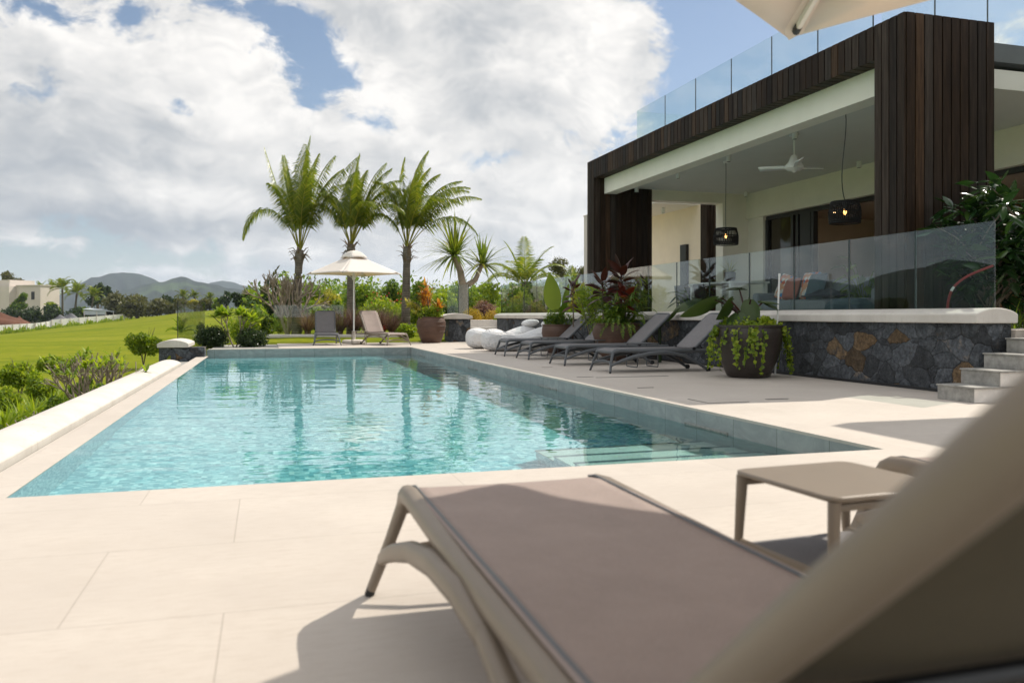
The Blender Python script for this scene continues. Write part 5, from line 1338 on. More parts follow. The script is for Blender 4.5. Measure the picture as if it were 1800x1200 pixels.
S('box_hedge', 'dark clipped hedge mound on the left of the pool end', 372, 578, 34, 23.2, 609, 'leaf_dark', 4200, .05, 24, .55, 25, ballr=.85, depth=.45, stemh=.2)
S('box_hedge', 'dark clipped hedge mound right of the frangipani sapling at the pool end', 443, 581, 34, 23.2, 609, 'leaf_dark', 4200, .05, 24, .55, 26, ballr=.85, depth=.45, stemh=.2)
S('yellow_shrub', 'yellow green shrub behind the frangipani sapling', 425, 545, 44, 30, 585, 'leaf_lime', 1800, .09, 12, .45, 27)
S('garden_shrub', 'low green shrub behind the left dark hedge mound', 350, 566, 20, 28, 590, 'leaf', 900, .09, 8, .4, 28)
S('garden_shrub', 'dark low shrub between the hedge mounds and the white wall', 470, 548, 28, 31, 590, 'leaf', 1500, .10, 10, .45, 29)
for k, (px, top, hw, d, lf_, nm, lab) in enumerate(((490, 552, 26, 33, 'leaf', 'garden_shrub', 'low green planting behind the left end of the white wall'), (560, 548, 26, 33, 'leaf_olive', 'garden_shrub', 'low olive planting between the left palm and the parasol'), (590, 530, 28, 35, 'leaf', 'garden_shrub', 'green planting left of the middle palm trunk'), (735, 535, 26, 34, 'leaf_lime', 'garden_shrub', 'lime planting directly behind the terracotta pot'), (790, 520, 26, 36, 'leaf', 'garden_shrub', 'green planting behind the far pillar glass'), (700, 552, 22, 32, 'leaf', 'garden_shrub', 'low green planting left of the right palm trunk'), (625, 545, 22, 33, 'leaf_lime', 'garden_shrub', 'lime planting right of the middle palm trunk'), (930, 525, 34, 33, 'leaf', 'garden_shrub', 'green planting behind the glass left of the paddle leaf'), (995, 520, 34, 28, 'leaf_lime', 'garden_shrub', 'lime planting behind the paddle leaf'), (530, 530, 26, 36, 'leaf', 'garden_shrub', 'green planting at the foot of the left palm'), (450, 540, 30, 36, 'leaf', 'garden_shrub', 'green planting between the sapling and the bare frangipani'))):
    S(nm, lab, px, top, hw, d, 585, lf_, 1500, .12, 12, .45, 200+k)
for k, (px, top, hw, lf_, lab) in enumerate(((500, 500, 42, 'leaf', 'tall green screen shrub farthest left behind the bare frangipani'), (570, 504, 44, 'leaf', 'tall green screen shrub behind the left half of the parasol'), (640, 500, 46, 'leaf', 'tall green screen shrub behind the parasol pole'), (712, 498, 46, 'leaf', 'tall green screen shrub behind the right palm trunk'), (784, 502, 46, 'leaf_lime', 'tall lime screen shrub behind the orange croton'), (850, 496, 44, 'leaf', 'tall green screen shrub right of the screw pine'), (915, 500, 46, 'leaf_lime', 'tall lime screen shrub behind the short bushy palm'), (975, 492, 44, 'leaf', 'tall green screen shrub left of the villa corner vine'))):
    S('screen_shrub', lab, px, top, hw, 50, 572, lf_, 2300, .17, 13, .5, 300+k, stemh=.2)
# red flowers on the flowering shrub
fl = [o for o in scene.objects if o.get('label', '').startswith('green shrub with small red flowers')][0]
b = MB(); rg2 = np.random.default_rng(4)
for k in range(46):
    a = rg2.random()*6.28; r = .85*rg2.random()**.5; z = .8+.95*rg2.random()
    c = Vector((r*math.cos(a)*1.0, -.45+.5*r*math.sin(a)-.2, z)); b.quads(leaf_cloud(rg2, [(c.x, c.y, c.z, .035)], 6, .06, .8))
b.obj('flower', 'flower', fl, smooth=0)
# fountain grass
def grass_clump(label, px, d, base, h, n, leafm, seed, name='fountain_grass', w_=.012, el=(40, 86), spread=.4):
    b = W(px, base, d); t = plant(name, label, b, 'grass plant')
    g = blades(np.random.default_rng(seed), n, h, spread, w_, el, .9, 5, .10); g.obj('foliage', leafm, t, smooth=0)
    s = MB(); s.lathe([(.07, -.3), (.10, .02), (.05, .08)], seg=8); s.obj('stem', leafm, t)
    return t
for k, (px, d, lab) in enumerate(((598, 29.4, 'purple fountain grass left of the parasol pole'), (622, 29.6, 'purple fountain grass directly behind the parasol pole'), (645, 29.3, 'purple fountain grass just right of the parasol pole'), (668, 29.5, 'purple fountain grass behind the right far lounger'), (688, 30.5, 'pale purple grass at the foot of the right coconut palm'), (540, 30, 'faded purple grass behind the left far lounger'), (520, 30.5, 'faded purple grass under the bare frangipani'))):
    grass_clump(lab, px, d, 583, 1.05, 420, 'leaf_purple', 40+k)
grass_clump('red leaved clump low on the white wall beside the right far lounger', 672, 28.9, 583, .34, 120, 'leaf_red', 60, 'red_clump', .03)
# bare frangipani behind the glass
def frangipani(name, label, loc, h, leaves=None, seed=0, leafm='leaf', r0=.06, nb=5, lsize=.22, per=5, levels=4, spread=.75, cat='tree'):
    rng = np.random.default_rng(seed); t = thing(name, label, cat, loc); tk = MB(); lf = MB(); tips = []
    def grow(p, d, L, r, lev):
        q = p+d*L*.5+Vector((0, 0, .03*L)); e = q+(d+Vector((0, 0, .25))).normalized()*L*.5
        tk.tube([p, q, e], [r, r*.9, r*.80], seg=6)
        if lev == 0: tips.append((e, d)); return
        k = 2 if rng.random() < .55 else 3; a0 = rng.random()*6.28
        side = d.cross(Vector((0, 0, 1))); side = side.normalized() if side.length > .1 else Vector((1, 0, 0)); oth = d.cross(side)
        for j in range(k):
            a = a0+j*6.28/k+rng.normal()*.3
            nd = (d+(side*math.cos(a)+oth*math.sin(a))*spread*(0.8+.4*rng.random())+Vector((0, 0, .22))).normalized()
            grow(e, nd, L*(.72+.2*rng.random()), r*.76, lev-1)
    for j in range(nb):
        a = 6.28*j/nb+rng.normal()*.3
        grow(Vector((0, 0, -.1)), Vector((.55*math.cos(a), .55*math.sin(a), 1)).normalized(), h*.36, r0, levels)
    tk.obj('trunk', 'bark_pale', t, smooth=60)
    for (e, d) in tips:
        if leaves and rng.random() < leaves:
            for j in range(per): paddle(lf, e, rng.random()*6.28, R_(-5+75*rng.random()), lsize*(.7+.5*rng.random()), lsize*.36, .7, 5, .03)
    if lf.n: lf.obj('crown', leafm, t, smooth=180)
    return t
b = W(505, 585, 30); frangipani('bare_frangipani', 'leafless frangipani with pale branches behind the low glass', (b.x, b.y, b.z), 1.75, .10, 3, 'leaf_olive', .06, 5, .2, 4, 4, .62)
b = W(413, 606, 23.3); t = frangipani('frangipani_sapling', 'young frangipani with lime green leaves between the dark hedge mounds', (b.x, b.y, 0), 1.15, 1.0, 8, 'leaf_lime', .024, 2, .30, 12, 2, .55)
b = W(163, 712, 13.2); frangipani('bare_frangipani', 'sprawling frangipani with thick bare branches beside the white pool wall', (b.x, b.y, gz(b.x, b.y)), 1.0, .26, 14, 'leaf_lime', .027, 5, .14, 4, 4, .55)
b = W(85, 735, 10.6); frangipani('bare_frangipani', 'small bare frangipani nearer the camera by the white pool wall', (b.x, b.y, gz(b.x, b.y)), .62, .08, 17, 'leaf_lime', .018, 4, .12, 4, 3, .8)
S('flowering_shrub', 'low shrub with orange red blossom under the frangipani by the pool wall', 178, 668, 20, 12.2, 705, 'leaf', 900, .06, 8, .3, 31)
fl = [o for o in scene.objects if o.get('label', '').startswith('low shrub with orange')][0]
b = MB()
for k in range(9): b.quads(leaf_cloud(rg2, [(.12*rg2.normal(), -.12+.05*rg2.normal(), .48+.05*rg2.normal(), .018)], 6, .035, .8))
b.obj('flower', 'flower', fl, smooth=0)
# garden slope left of the pool
S('round_shrub', 'round lime green shrub standing alone before the left stone pillar', 252, 583, 35, 26, 640, 'leaf_lime', 3200, .09, 16, .5, 32, bottom=.45, stemh=.6)
S('round_shrub', 'rounded lime shrub left of the frangipani, second from the left edge', 100, 624, 38, 18, 668, 'leaf_lime', 3200, .07, 14, .5, 33, bottom=.32, stemh=.6)
S('round_shrub', 'rounded lime shrub nearest the left edge of the lawn bed', 35, 634, 42, 16, 685, 'leaf_lime', 3200, .065, 14, .5, 34, bottom=.30, stemh=.6)
for k, (px, top, hw, d, base, lf_, lab) in enumerate(((70, 652, 30, 15.4, 690, 'leaf_lime', 'low lime bush between the two rounded lime shrubs'), (10, 668, 34, 14.2, 715, 'leaf_lime', 'low lime bush at the left edge of the picture'), (145, 655, 26, 15.8, 690, 'leaf', 'low green bush behind the sprawling frangipani'), (215, 655, 18, 14.5, 690, 'leaf_lime', 'small lime bush against the pool wall beyond the frangipani'), (100, 690, 30, 12.2, 725, 'leaf', 'low green ground bush below the lawn bed before the pool wall'))):
    S('low_bush', lab, px, top, hw, d, base, lf_, 1500, .055, 10, .45, 400+k)
S('low_bush', 'small dark green bush at the bottom of the left lawn by the pool wall', 24, 730, 34, 9.2, 765, 'leaf', 2200, .04, 10, .45, 35)
for k, (px, py, d, lab) in enumerate(((118, 672, 16.8, 'fan shaped strappy plant under the second lime shrub'), (60, 690, 14.6, 'yellow green strappy plant in the lawn bed below the lime shrubs'), (88, 684, 15.2, 'strappy plant in the middle of the lawn bed'), (112, 680, 15.8, 'strappy plant right of the middle of the lawn bed'), (138, 676, 16.6, 'strappy plant at the right end of the lawn bed'), (35, 697, 13.9, 'strappy plant near the left end of the lawn bed'), (8, 704, 13.2, 'strappy plant at the left edge of the picture'))):
    b = W(px, py, d); grass_clump(lab, px, d, 555+(HC-gz(b.x, b.y))*FPX/d, .50, 70, 'leaf_lime', 70+k, 'strappy_plant', .035, (25, 80), .3)
b = W(318, 590, 25); t = plant('cycad', 'small cycad like rosette behind the glass on the left pillar', (b.x, b.y, b.z)); lf = MB(); rb = MB()
for k in range(16): frond(lf, rb, rng, (0, 0, .1), k*2.4, R_(20+60*rng.random()), .52, .8, (0, 0), 20, .02, .13, .1, .006)
lf.obj('foliage', 'leaf', t, smooth=0); rb.obj('stem', 'leaf', t)
# right side: big leaved tree, hose, plants by the stairs
p = G(1752, 10.3); t = thing('fiddle_leaf_tree', 'glossy broad leaved tree before the right edge of the timber column', 'tree', (p.x, p.y, .1)); rngt = np.random.default_rng(12)
st = MB(); m = MB(); tips = []
for (dx, h, lx) in ((-.04, 1.5, -.35), (.05, 1.7, .05), (.12, 1.9, .30), (.0, 1.3, -.15)):
    e = Vector((lx, .1*rngt.normal(), h)); path = bez((dx, 0, -.1), (dx, 0, h*.4), (lx*.5, 0, h*.7), e, 8); st.tube(path, [.026-.0016*k for k in range(9)], seg=7)
    for j in range(17):
        q = path[4+j % 5]; a = rngt.random()*6.28; f = q+Vector((.42*math.cos(a), .35*math.sin(a), .28+.25*rngt.random()))*(.6+.6*rngt.random())
        st.tube([q, q.lerp(f, .5)+Vector((0, 0, .05)), f], [.012, .009, .005], seg=5); tips.append(f)
tips.sort(key=lambda v: v.z)
for f in tips:
    for j in range(12): paddle(m, f+Vector(rngt.normal(size=3)*.07), rngt.random()*6.28, R_(-35+95*rngt.random()), .19+.11*rngt.random(), .10, .7, 5, .05, rngt.normal()*.5)
m.obj('crown', 'leaf_gloss', t, smooth=180); st.obj('trunk', 'bark', t)
t = plant('garden_hose', 'red hose arching up behind the last glass pane', (7.9, 6.95, .7), 'hose'); b = MB()
pa = [W(1665, 548, 9.5), W(1667, 528, 9.5), W(1674, 508, 9.5), W(1690, 492, 9.5), W(1712, 480, 9.5), W(1745, 467, 9.5)]
q = []
for i in range(len(pa)-1):
    a0, a1, a2, a3 = pa[max(i-1, 0)], pa[i], pa[i+1], pa[min(i+2, len(pa)-1)]
    for s in range(5):
        u = s/5; q.append(.5*((2*a1)+(a2-a0)*u+(2*a0-5*a1+4*a2-a3)*u*u+(3*a1-a0-3*a2+a3)*u**3))
q.append(pa[-1]); q = [v-Vector((7.9, 6.95, .7)) for v in q]
b.tube(q, .014, seg=8); hs = b.obj('tube', 'red_hose', t); b = MB(); b.tube(q[9:12], .0155, seg=8); b.obj('collar', 'white_metal', hs)
for k, (px, d, z, L, n, lf_, lab) in enumerate(((1775, 9.9, .55, .55, 50, 'leaf', 'green strap leaved plant at the end of the basalt coping by the stairs'), (1730, 10.2, .6, .6, 40, 'leaf_dark', 'dark strap leaved plant behind the last glass pane'), (1796, 10.4, .6, .6, 40, 'leaf', 'strap leaved plant at the right edge above the stairs'))):
    p = G(px, d, z); t = plant('strappy_plant', lab, p); blades(np.random.default_rng(90+k), n, L, .3, .03, (25, 85), .8, 6, .08).obj('foliage', lf_, t, smooth=180); b = MB(); b.lathe([(.05, -.4), (.07, .02)], seg=8); b.obj('stem', lf_, t)
for k, (px, d, lab) in enumerate(((1520, 14.6, 'leafy green houseplant with pale broad leaves beside the terrace sofa'), (1215, 19.0, 'dark potted plant on the terrace near the cream wall'))):
    p = G(px, d, .7); t = plant('house_plant', lab, p); m = MB(); st = MB(); rr = np.random.default_rng(120+k)
    n = 34 if k == 0 else 18
    for j in range(n):
        a = rr.random()*6.28; h = .45+(.75 if k == 0 else .35)*rr.random(); r = .15+.3*rr.random(); e = Vector((r*math.cos(a), r*math.sin(a), h))
        st.tube([(0, 0, .2), e*.5+Vector((0, 0, .2)), e], .008, seg=5); paddle(m, e, a, R_(-30+70*rr.random()), .26, .14 if k == 0 else .10, .8, 5, .02)
    m.obj('foliage', 'leaf' if k == 0 else 'leaf_dark', t, smooth=180); st.obj('stem', 'leaf', t); MB().lathe([(.16, 0), (.20, .05), (.22, .36), (.20, .38)], seg=20).obj('pot', 'dark_pot', t)

# ------------------------------------------------------------------ furniture on the covered terrace
t = thing('sofa', 'long grey outdoor sofa on the covered terrace behind the glass', 'sofa', (10.1, 13.2, .7))
b = MB(); b.box(-.36, -1.65, .14, .5, 1.65, .24); b.obj('base', 'oak', t, smooth=0, bevel=.01)
for y in (-1.6, 1.5):
    for x in (-.32, .4): b = MB(); b.box(x, y, 0, x+.07, y+.1, .139); b.obj('leg', 'oak', t, smooth=0)
for k in range(3): b = MB(); b.box(-.40, -1.63+1.09*k, .241, .32, -1.63+1.09*k+1.075, .46); b.obj('seat_cushion', 'fabric_grey', t, smooth=40, bevel=.05)
for k in range(3): b = MB(); b.box(.12, -1.62+1.09*k, .465, .38, -1.62+1.09*k+1.06, .84); b.obj('back_cushion', 'fabric_grey', t, smooth=40, bevel=.07)
for y in (-1.86, 1.66): b = MB(); b.box(-.4, y, .10, .5, y+.2, .62); b.obj('arm', 'fabric_grey', t, smooth=40, bevel=.05)
b = MB(); b.box(.385, -1.65, .24, .5, 1.65, .78); b.obj('back', 'fabric_grey', t, smooth=40, bevel=.04)
def cushion(label, x, y, m, s=.46, rx=0.0):
    t = thing('cushion', label, 'cushion', (x, y, 1.17)); rows = []; n = 10
    for sgn in (-1, 1):
        rows = [[(sgn*.085*(max(0, (1-(2*i/n-1)**4)*(1-(2*j/n-1)**4)))**.5+.28*(j/n)*.5, s*(i/n-.5), s*j/n) for j in range(n+1)] for i in range(n+1)]
        b = MB().grid(rows); b.obj('cover', m, t, smooth=180)
    t.rotation_euler = (rx, 0, 0)
cushion('patterned orange and blue cushion leaning on the left of the terrace sofa', 9.92, 14.35, 'pattern', .50, .25)
cushion('coral cushion on the terrace sofa', 9.86, 14.02, 'fabric_coral', .42)
cushion('second patterned cushion behind the blue one on the terrace sofa', 10.0, 13.62, 'pattern', .52)
cushion('teal blue cushion in the middle of the terrace sofa', 9.9, 13.3, 'fabric_blue', .48)
t = thing('folded_throw', 'dark navy throw heaped on the terrace sofa seat', 'blanket', (9.85, 12.85, 1.165)); b = MB(); rr = np.random.default_rng(5)
b.grid([[(-.22+.44*i/8, -.45+.9*j/12, .05+.10*math.sin(math.pi*i/8)*math.sin(math.pi*j/12)**.5*(1+.3*math.sin(j*1.7))) for j in range(13)] for i in range(9)]); b.obj('cloth', 'fabric_navy', t, smooth=180, solid=.03)
t = thing('pouf', 'round dark knitted pouf right of the terrace sofa', 'pouf', (9.3, 11.55, .7)); MB().lathe([(.20, 0), (.34, .06), (.40, .2), (.38, .34), (.26, .43), (.05, .45)], seg=28).obj('body', 'fabric_blue', t); b = MB(); b.lathe([(.05, .452), (.03, .462)], seg=12); b.obj('button', 'fabric_navy', t)
t = thing('dining_table', 'white dining table on the terrace by the cream wall', 'table', (10.3, 17.0, .7)); b = MB(); b.box(-.5, -.95, .88, .5, .95, .92); b.obj('tabletop', 'white_metal', t, smooth=0)
for x in (-.46, .40):
    for y in (-.91, .83): b = MB(); b.box(x, y, 0, x+.07, y+.08, .879); b.obj('leg', 'white_metal', t, smooth=0)
chair0 = thing('dining_chair', 'dark dining chair on the terrace at the near corner of the white table', 'chair', (9.55, 16.5, .7), 0, 'dark chairs round the white dining table')
b = MB(); b.box(-.22, -.23, .44, .22, .23, .48); b.obj('seat', 'dark_metal', chair0, smooth=0, bevel=.01)
b = MB(); b.grid([[(-.22+.04*(1-(2*i/8-1)**2)-.06*j/4, -.23+.46*i/8, .50+.36*j/4) for j in range(5)] for i in range(9)]); b.obj('backrest', 'dark_metal', chair0, smooth=180, solid=.02)
for x in (-.19, .19):
    for y in (-.2, .2): b = MB(); b.tube([(x, y, .44), (x*1.15, y*1.1, 0)], .014, seg=8); b.obj('leg', 'dark_metal', chair0)
dup(chair0, (9.55, 17.4, .7), R_(4), 'dark dining chair on the terrace at the far corner of the white table')
dup(chair0, (10.3, 18.3, .7), R_(-90), 'dark dining chair at the far head of the white terrace table')
p = W(1283, 492, 18.6); t = plant('house_plant', 'small yellow green plant in a dark pot on the white terrace table', (p.x, p.y, 1.62)); blades(np.random.default_rng(4), 40, .34, .3, .03, (20, 85), .6, 5, .05).obj('foliage', 'leaf_yellow', t, smooth=180); MB().lathe([(.08, 0.002), (.12, .04), (.13, .20), (.10, .22)], seg=20).obj('pot', 'dark_pot', t); [setattr(c, 'location', (0, 0, .2)) for c in t.children if c.name.startswith('foliage')]

# ------------------------------------------------------------------ the far side of the golf course
FD = 200.0
def wfar(px, py, d=FD): return W(px, py, d)
# white sheet fence, three straight runs
def run(px0, b0, t0, px1, b1, t1, d0, d1, n, label):
    A = W(px0, b0, d0); B = W(px1, b1, d1); hA = (b0-t0)*d0/FPX; hB = (b1-t1)*d1/FPX
    t = thing('sheet_fence', label, 'fence', (A.x, A.y, A.z), 0, 'white sheet fence along the golf course'); dv = (B-A); nn_ = Vector((-dv.y, dv.x, 0)).normalized()*.05
    for i in range(n):
        f0 = i/n+.003; f1 = (i+1)/n-.003; p = A+dv*f0; q = A+dv*f1; h0 = hA+(hB-hA)*f0; h1 = hA+(hB-hA)*f1
        p = p-A; q = q-A; dn = Vector((0, 0, -1.2)); V = [p+dn-nn_, q+dn-nn_, q+dn+nn_, p+dn+nn_]; U = [p+Vector((0, 0, h0))-nn_, q+Vector((0, 0, h1))-nn_, q+Vector((0, 0, h1))+nn_, p+Vector((0, 0, h0))+nn_]
        b = MB(); b.raw([tuple(v) for v in V+U], [(0, 3, 2, 1), (4, 5, 6, 7), (0, 1, 5, 4), (1, 2, 6, 5), (2, 3, 7, 6), (3, 0, 4, 7)]); b.obj('panel', 'fence', t, smooth=0)
    for i in range(n+1):
        p = dv*(i/n); h = hA+(hB-hA)*i/n; b = MB(); b.tube([tuple(p+nn_*-2.2+Vector((0, 0, -1))), tuple(p+nn_*-2.2+Vector((0, 0, h+.08)))], .09, seg=6); b.obj('post', 'far_wall', t)
run(-30, 586, 573, 60, 579, 568, 176, 186, 7, 'left run of the white sheet fence below the soil mound')
run(62, 579, 568, 90, 574, 564, 186, 190, 3, 'short middle run of the white sheet fence by the weeds')
run(91, 574, 562, 228, 561, 551, 190, 205, 9, 'right run of the white sheet fence ending before the brown bushes')
# weeds along the fence foot
rgw = np.random.default_rng(31); Q = []
for k in range(1500):
    f = rgw.random(); px = -30+265*f; d = np.interp(px, [-30, 60, 228], [173, 183, 202])-.3-2.0*rgw.random(); by = np.interp(px, [-30, 60, 90, 228, 250], [588, 581, 577, 563, 560])+1.5*rgw.random(); b = W(px, by, d); h = .25+.75*rgw.random()**2*(.4+1.3*math.sin(px*.11)**2); dx = rgw.normal()*.25
    Q.append([(b.x-.13, b.y, b.z-.7), (b.x+.13, b.y, b.z-.7), (b.x+.1+dx, b.y, b.z+h), (b.x-.05+dx, b.y, b.z+h)])
o = MB().quads(np.array(Q)).obj('weeds', 'leaf_lime', smooth=0); props(o, 'rough weeds growing along the foot of the white sheet fence', 'weeds', kind='stuff')
# the far white house
c = W(71, 555, 230); hz = thing('distant_house', 'flat roofed pale house across the golf course at the left edge', 'house', (c.x, c.y, 0), R_(-20)+A0)
def hb(name, x0, y0, z0, x1, y1, z1, m='far_wall', parent=hz): b = MB(); b.box(x0, y0, z0, x1, y1, z1); return b.obj(name, m, parent, smooth=0)
wa = hb('wall', -9.2, 0, -3, 0, 6.2, 9.25); hb('wall', -15, -2.2, -3, -9.21, 6.2, 9.2); hb('wall', -24, -4, -3, -15.01, 8, 9.2); hb('upper_storey', -26, -1, 9.26, -10.5, 7, 11.0)
wi = hb('window', -3.4, -.06, 5.4, -2.2, -.01, 7.6, 'dark_metal'); hb('window', .01, 1.0, -3, .05, 2.6, 3.6, 'dark_metal'); hb('window', -15.9, -4.08, 3, -15.1, -4.01, 8.6, 'dark_metal'); hb('window', -20, -4.08, 2.4, -17.2, -4.01, 8.8, 'dark_metal'); hb('cornice', -9.1, -.25, 9.251, .25, 6.4, 9.5)
# shed
c = W(182, 560, 212); sh = thing('shed', 'low open shed with pale tin roof behind the white fence', 'shed', (c.x, c.y, c.z), A0+R_(8))
b = MB(); b.raw([(-4.3, -2, 2.35), (3.2, -2, 1.75), (3.2, 3, 1.85), (-4.3, 3, 2.6), (-4.3, -2, 2.5), (3.2, -2, 1.9), (3.2, 3, 2.0), (-4.3, 3, 2.75)], [(0, 3, 2, 1), (4, 5, 6, 7), (0, 1, 5, 4), (1, 2, 6, 5), (2, 3, 7, 6), (3, 0, 4, 7)]); b.obj('roof', 'tin', sh, smooth=0)
b = MB(); b.box(-4.2, -1.8, 1.0, 1.2, -1.7, 2.05); b.obj('wall', 'tin', sh, smooth=0)
b = MB(); b.box(-4.2, 2.5, -2, 5, 2.6, 1.7); b.obj('back_wall', 'dark_metal', sh, smooth=0)
for x in (-4, -1, 1.2, 3): b = MB(); b.tube([(x, -1.85, -2), (x, -1.85, 1.8)], .10, seg=6); b.obj('post', 'far_wall', sh)
def mound(name, label, px, py, d, rx, ry, h, m, seed, cat):
    c = W(px, py, d); t = np.random.default_rng(seed); ph = t.random(4)*6.28; rows = []
    for i in range(17):
        rows.append([])
        for j in range(17):
            u = 2*i/16-1; v = 2*j/16-1; r = math.hypot(u, v); z = h*max(0, 1-r)**.9*(1+.18*math.sin(u*5+ph[0])+.15*math.sin(v*7+ph[1]))-1.2*(r > .98)
            rows[-1].append((u*rx, v*ry, z))
    o = MB().grid(rows).obj(name, m, None, smooth=180); o.location = c; o.rotation_euler = (0, 0, A0); return props(o, label, cat)
mound('soil_mound', 'reddish brown soil mound behind the white fence at the left edge', -2, 572, 196, 8.0, 5, 3.4, 'red_soil', 1, 'soil mound')
mound('soil_mound', 'smaller reddish soil heap right of the big mound', 34, 570, 198, 2.6, 2.4, 1.5, 'red_soil', 2, 'soil mound')
mound('rubble_heap', 'grey heap under tarpaulin left behind the white fence', 105, 566, 204, 3.0, 2.5, 1.5, 'tarp', 3, 'rubble heap')
mound('rubble_heap', 'grey tarpaulin heap right of the other, nearer the shed', 124, 562, 206, 2.4, 2, 1.7, 'tarp', 4, 'rubble heap')
# trees and bushes across the course: kind, label, px, top, base, half width px, depth
def FT(name, label, px, top, base, hw, d, leaf, seed, th=.25, n=900, cat='tree', balls=11, size=None):
    b = W(px, base, d); h = (base-top)*d/FPX; r = hw*d/FPX
    return tree(name, label, cat, (b.x, b.y, b.z), r, h, h*th, leaf, n, size or .0042*d, balls, None, seed, .018*h+.08, .85, ballr=.42, sink=2.5)
FT('broad_tree', 'olive treetop rising behind the far house at the left edge', 12, 476, 540, 22, 262, 'leaf_olive', 1)
FT('broad_tree', 'olive treetop behind the right part of the far house roof', 42, 487, 540, 16, 262, 'leaf_olive', 2)
FT('broad_tree', 'dark round tree right of the far palms', 172, 494, 562, 20, 232, 'leaf_dark', 3)
FT('broad_tree', 'dark tree leaning right before the mountains', 190, 499, 556, 10, 240, 'leaf_dark', 4, n=500)
FT('bush', 'dark hedge bush before the far house, leftmost behind the soil mound', 20, 536, 572, 24, 214, 'leaf_dark', 5, .0, cat='bush')
FT('bush', 'dark hedge bush before the far house in the middle', 56, 538, 572, 24, 214, 'leaf_dark', 6, .0, cat='bush')
FT('bush', 'dark green hedge bush below the lit far house wall', 92, 538, 570, 24, 214, 'leaf_dark', 7, .0, cat='bush')
FT('bush', 'dark green hedge bush between the far house and the shed', 126, 538, 568, 24, 216, 'leaf_dark', 8, .0, cat='bush')
FT('bush', 'green bush directly left of the shed roof', 146, 540, 564, 16, 218, 'leaf', 9, .0, cat='bush')
FT('bush', 'lush green bush in the recess of the far house', 40, 508, 545, 9, 222, 'leaf', 10, .0, 500, 'bush')
FT('bush', 'green bush against the far house front wall', 30, 526, 550, 14, 221, 'leaf', 11, .0, 600, 'bush')
FT('bush', 'lime bush under the lit wall of the far house', 92, 530, 550, 14, 222, 'leaf_lime', 12, .0, 600, 'bush')
FT('bush', 'big brown green bush right of the shed', 205, 512, 562, 30, 214, 'leaf_olive', 13, .0, 1700, 'bush', 16)
FT('bush', 'tallest brown green bush in the middle of the rough', 240, 508, 560, 32, 212, 'leaf_olive', 14, .0, 1900, 'bush', 16)
FT('bush', 'rounded brown bush at the front of the rough', 232, 524, 562, 26, 206, 'leaf_olive', 15, .0, 1500, 'bush', 14)
FT('bush', 'brown green bush where the rough meets the fairway', 275, 518, 558, 26, 205, 'leaf_olive', 16, .0, 1500, 'bush', 14)
FT('bush', 'low brown bush at the right end of the rough', 298, 530, 554, 14, 203, 'leaf_olive', 17, .0, 900, 'bush')
FT('bush', 'dark bush behind the right end of the rough', 300, 516, 548, 18, 222, 'leaf_dark', 18, .0, 900, 'bush')
for k, (px, top, hw, leaf, lab) in enumerate(((318, 521, 16, 'leaf_olive', 'olive bush closing the fairway on its left'), (342, 524, 15, 'leaf_yellow', 'yellowish bush at the end of the fairway'), (362, 520, 16, 'leaf_olive', 'olive bush at the end of the fairway right of the yellow one'), (380, 522, 14, 'leaf_lime', 'light green bush at the end of the fairway'), (398, 514, 16, 'leaf_dark', 'dark tree at the right end of the fairway'), (420, 512, 18, 'leaf_dark', 'dark tree above the frangipani sapling'), (444, 506, 18, 'leaf', 'green tree right of the frangipani sapling in the distance'), (466, 502, 16, 'leaf_olive', 'olive tree left of the dark feathery shrub in the distance'), (440, 520, 30, 'leaf', 'wide green bush in the distance behind the sapling'))):
    FT('bush' if hw < 16 else 'broad_tree', lab, px, top, 546, hw, 190 if k < 5 else 120, leaf, 30+k, .0 if k < 4 else .15, 900, 'bush' if hw < 16 else 'tree')
def far_palm(label, px, top, base, d, seed, leafm='leaf_palm'):
    b = W(px, base, d); h = (base-top)*d/FPX; r = np.random.default_rng(seed); hh = h*.66; fr = []
    for k in range(13): fr.append((k*137.5, 78-9.5*k*.7, h*.42*(.9+.25*r.random()), .5+.9*r.random()))
    palm('distant_palm', label, (b.x, b.y, b.z), hh, .17+.01*h, fr, 'palms across the golf course', seed, (.3*r.normal(), 0), h*.13, .28, (0, 0), 18, False, .45, leafm, 2.5)
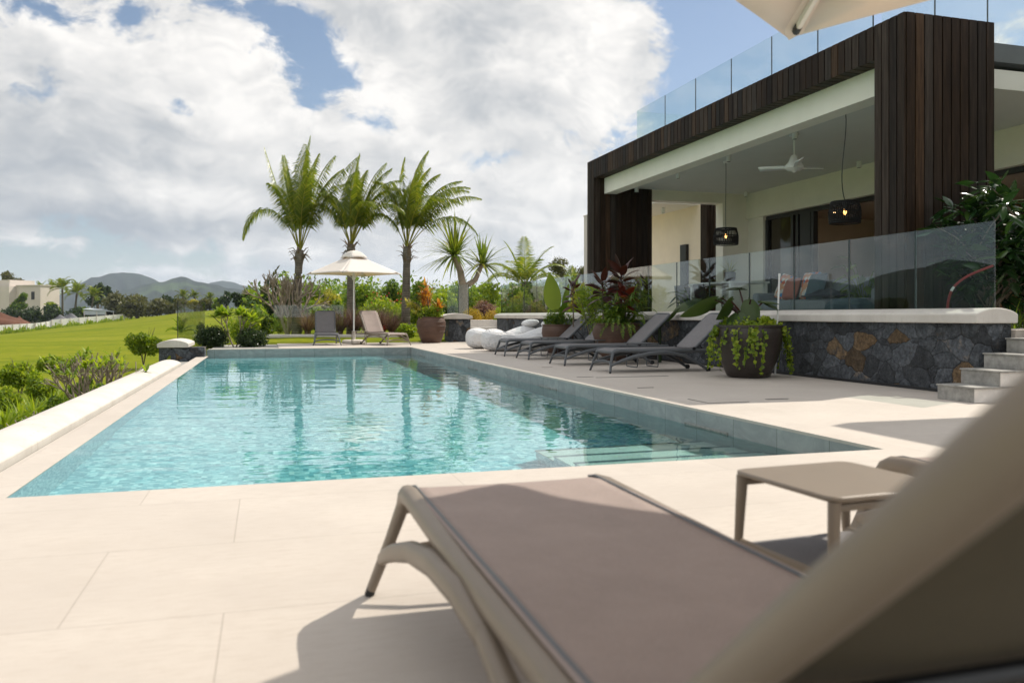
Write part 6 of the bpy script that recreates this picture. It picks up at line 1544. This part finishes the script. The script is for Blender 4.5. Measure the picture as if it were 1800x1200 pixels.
far_palm('dark palm right behind the lit wall of the far house', 110, 486, 548, 226, 1)
far_palm('sunlit palm in the middle of the far palm group', 131, 494, 556, 222, 2)
far_palm('yellowish palm at the right of the far palm group, above the shed', 160, 502, 556, 222, 3)
far_palm('small palm peeping over the far house roof', 72, 497, 545, 250, 4)
far_palm('palm with bare crown just left of the dark far palm', 97, 492, 548, 245, 5)
far_palm('palm at the far end of the fairway, leftmost of the three', 325, 508, 545, 215, 6)
far_palm('middle palm of three at the far end of the fairway', 347, 509, 545, 218, 7)
far_palm('palm at the far end of the fairway, rightmost of the three', 369, 513, 545, 216, 8)
p = G(988, 62); tree('broad_tree', 'round olive tree on the skyline left of the villa', 'tree', (p.x, p.y, .8), 1.25, 4.4, 2.6, 'leaf_olive', 2200, .16, 12, None, 71, .10)
p = G(1024, 66); tree('broad_tree', 'olive tree cut off by the villa timber column on the skyline', 'tree', (p.x, p.y, .8), 1.1, 4.2, 2.4, 'leaf_olive', 1800, .16, 10, None, 72, .10)
# bush roof of far woodland between garden and horizon
Q = []; rgf = np.random.default_rng(77); bl = []
for k in range(420):
    px = 455+640*rgf.random(); d = 75+170*rgf.random(); b = W(px, 555, d); r = 1.6+1.8*rgf.random(); bl.append((b.x, b.y, gz(b.x, b.y)+r*.5, r))
o = MB().quads(leaf_cloud(rgf, bl, 26000, .6, .5)).obj('woodland', 'leaf', smooth=0); props(o, 'distant low woodland beyond the garden', 'woodland', kind='stuff')
# haze over the land
if True:
    hm = bpy.data.materials.new('haze'); hm.use_nodes = True; nt = hm.node_tree; nt.nodes.clear()
    vp = nt.nodes.new('ShaderNodeVolumePrincipled'); ou = nt.nodes.new('ShaderNodeOutputMaterial'); nt.links.new(vp.outputs[0], ou.inputs[1])
    vp.inputs['Color'].default_value = (.72, .84, 1.0, 1); vp.inputs['Density'].default_value = 0.00012; vp.inputs['Anisotropy'].default_value = 0.2
    hb_ = MB(); hb_.box(-6000, -3000, -22, 6000, 8000, 420); o = hb_.obj('haze', hm, smooth=0); props(o, kind='stuff')
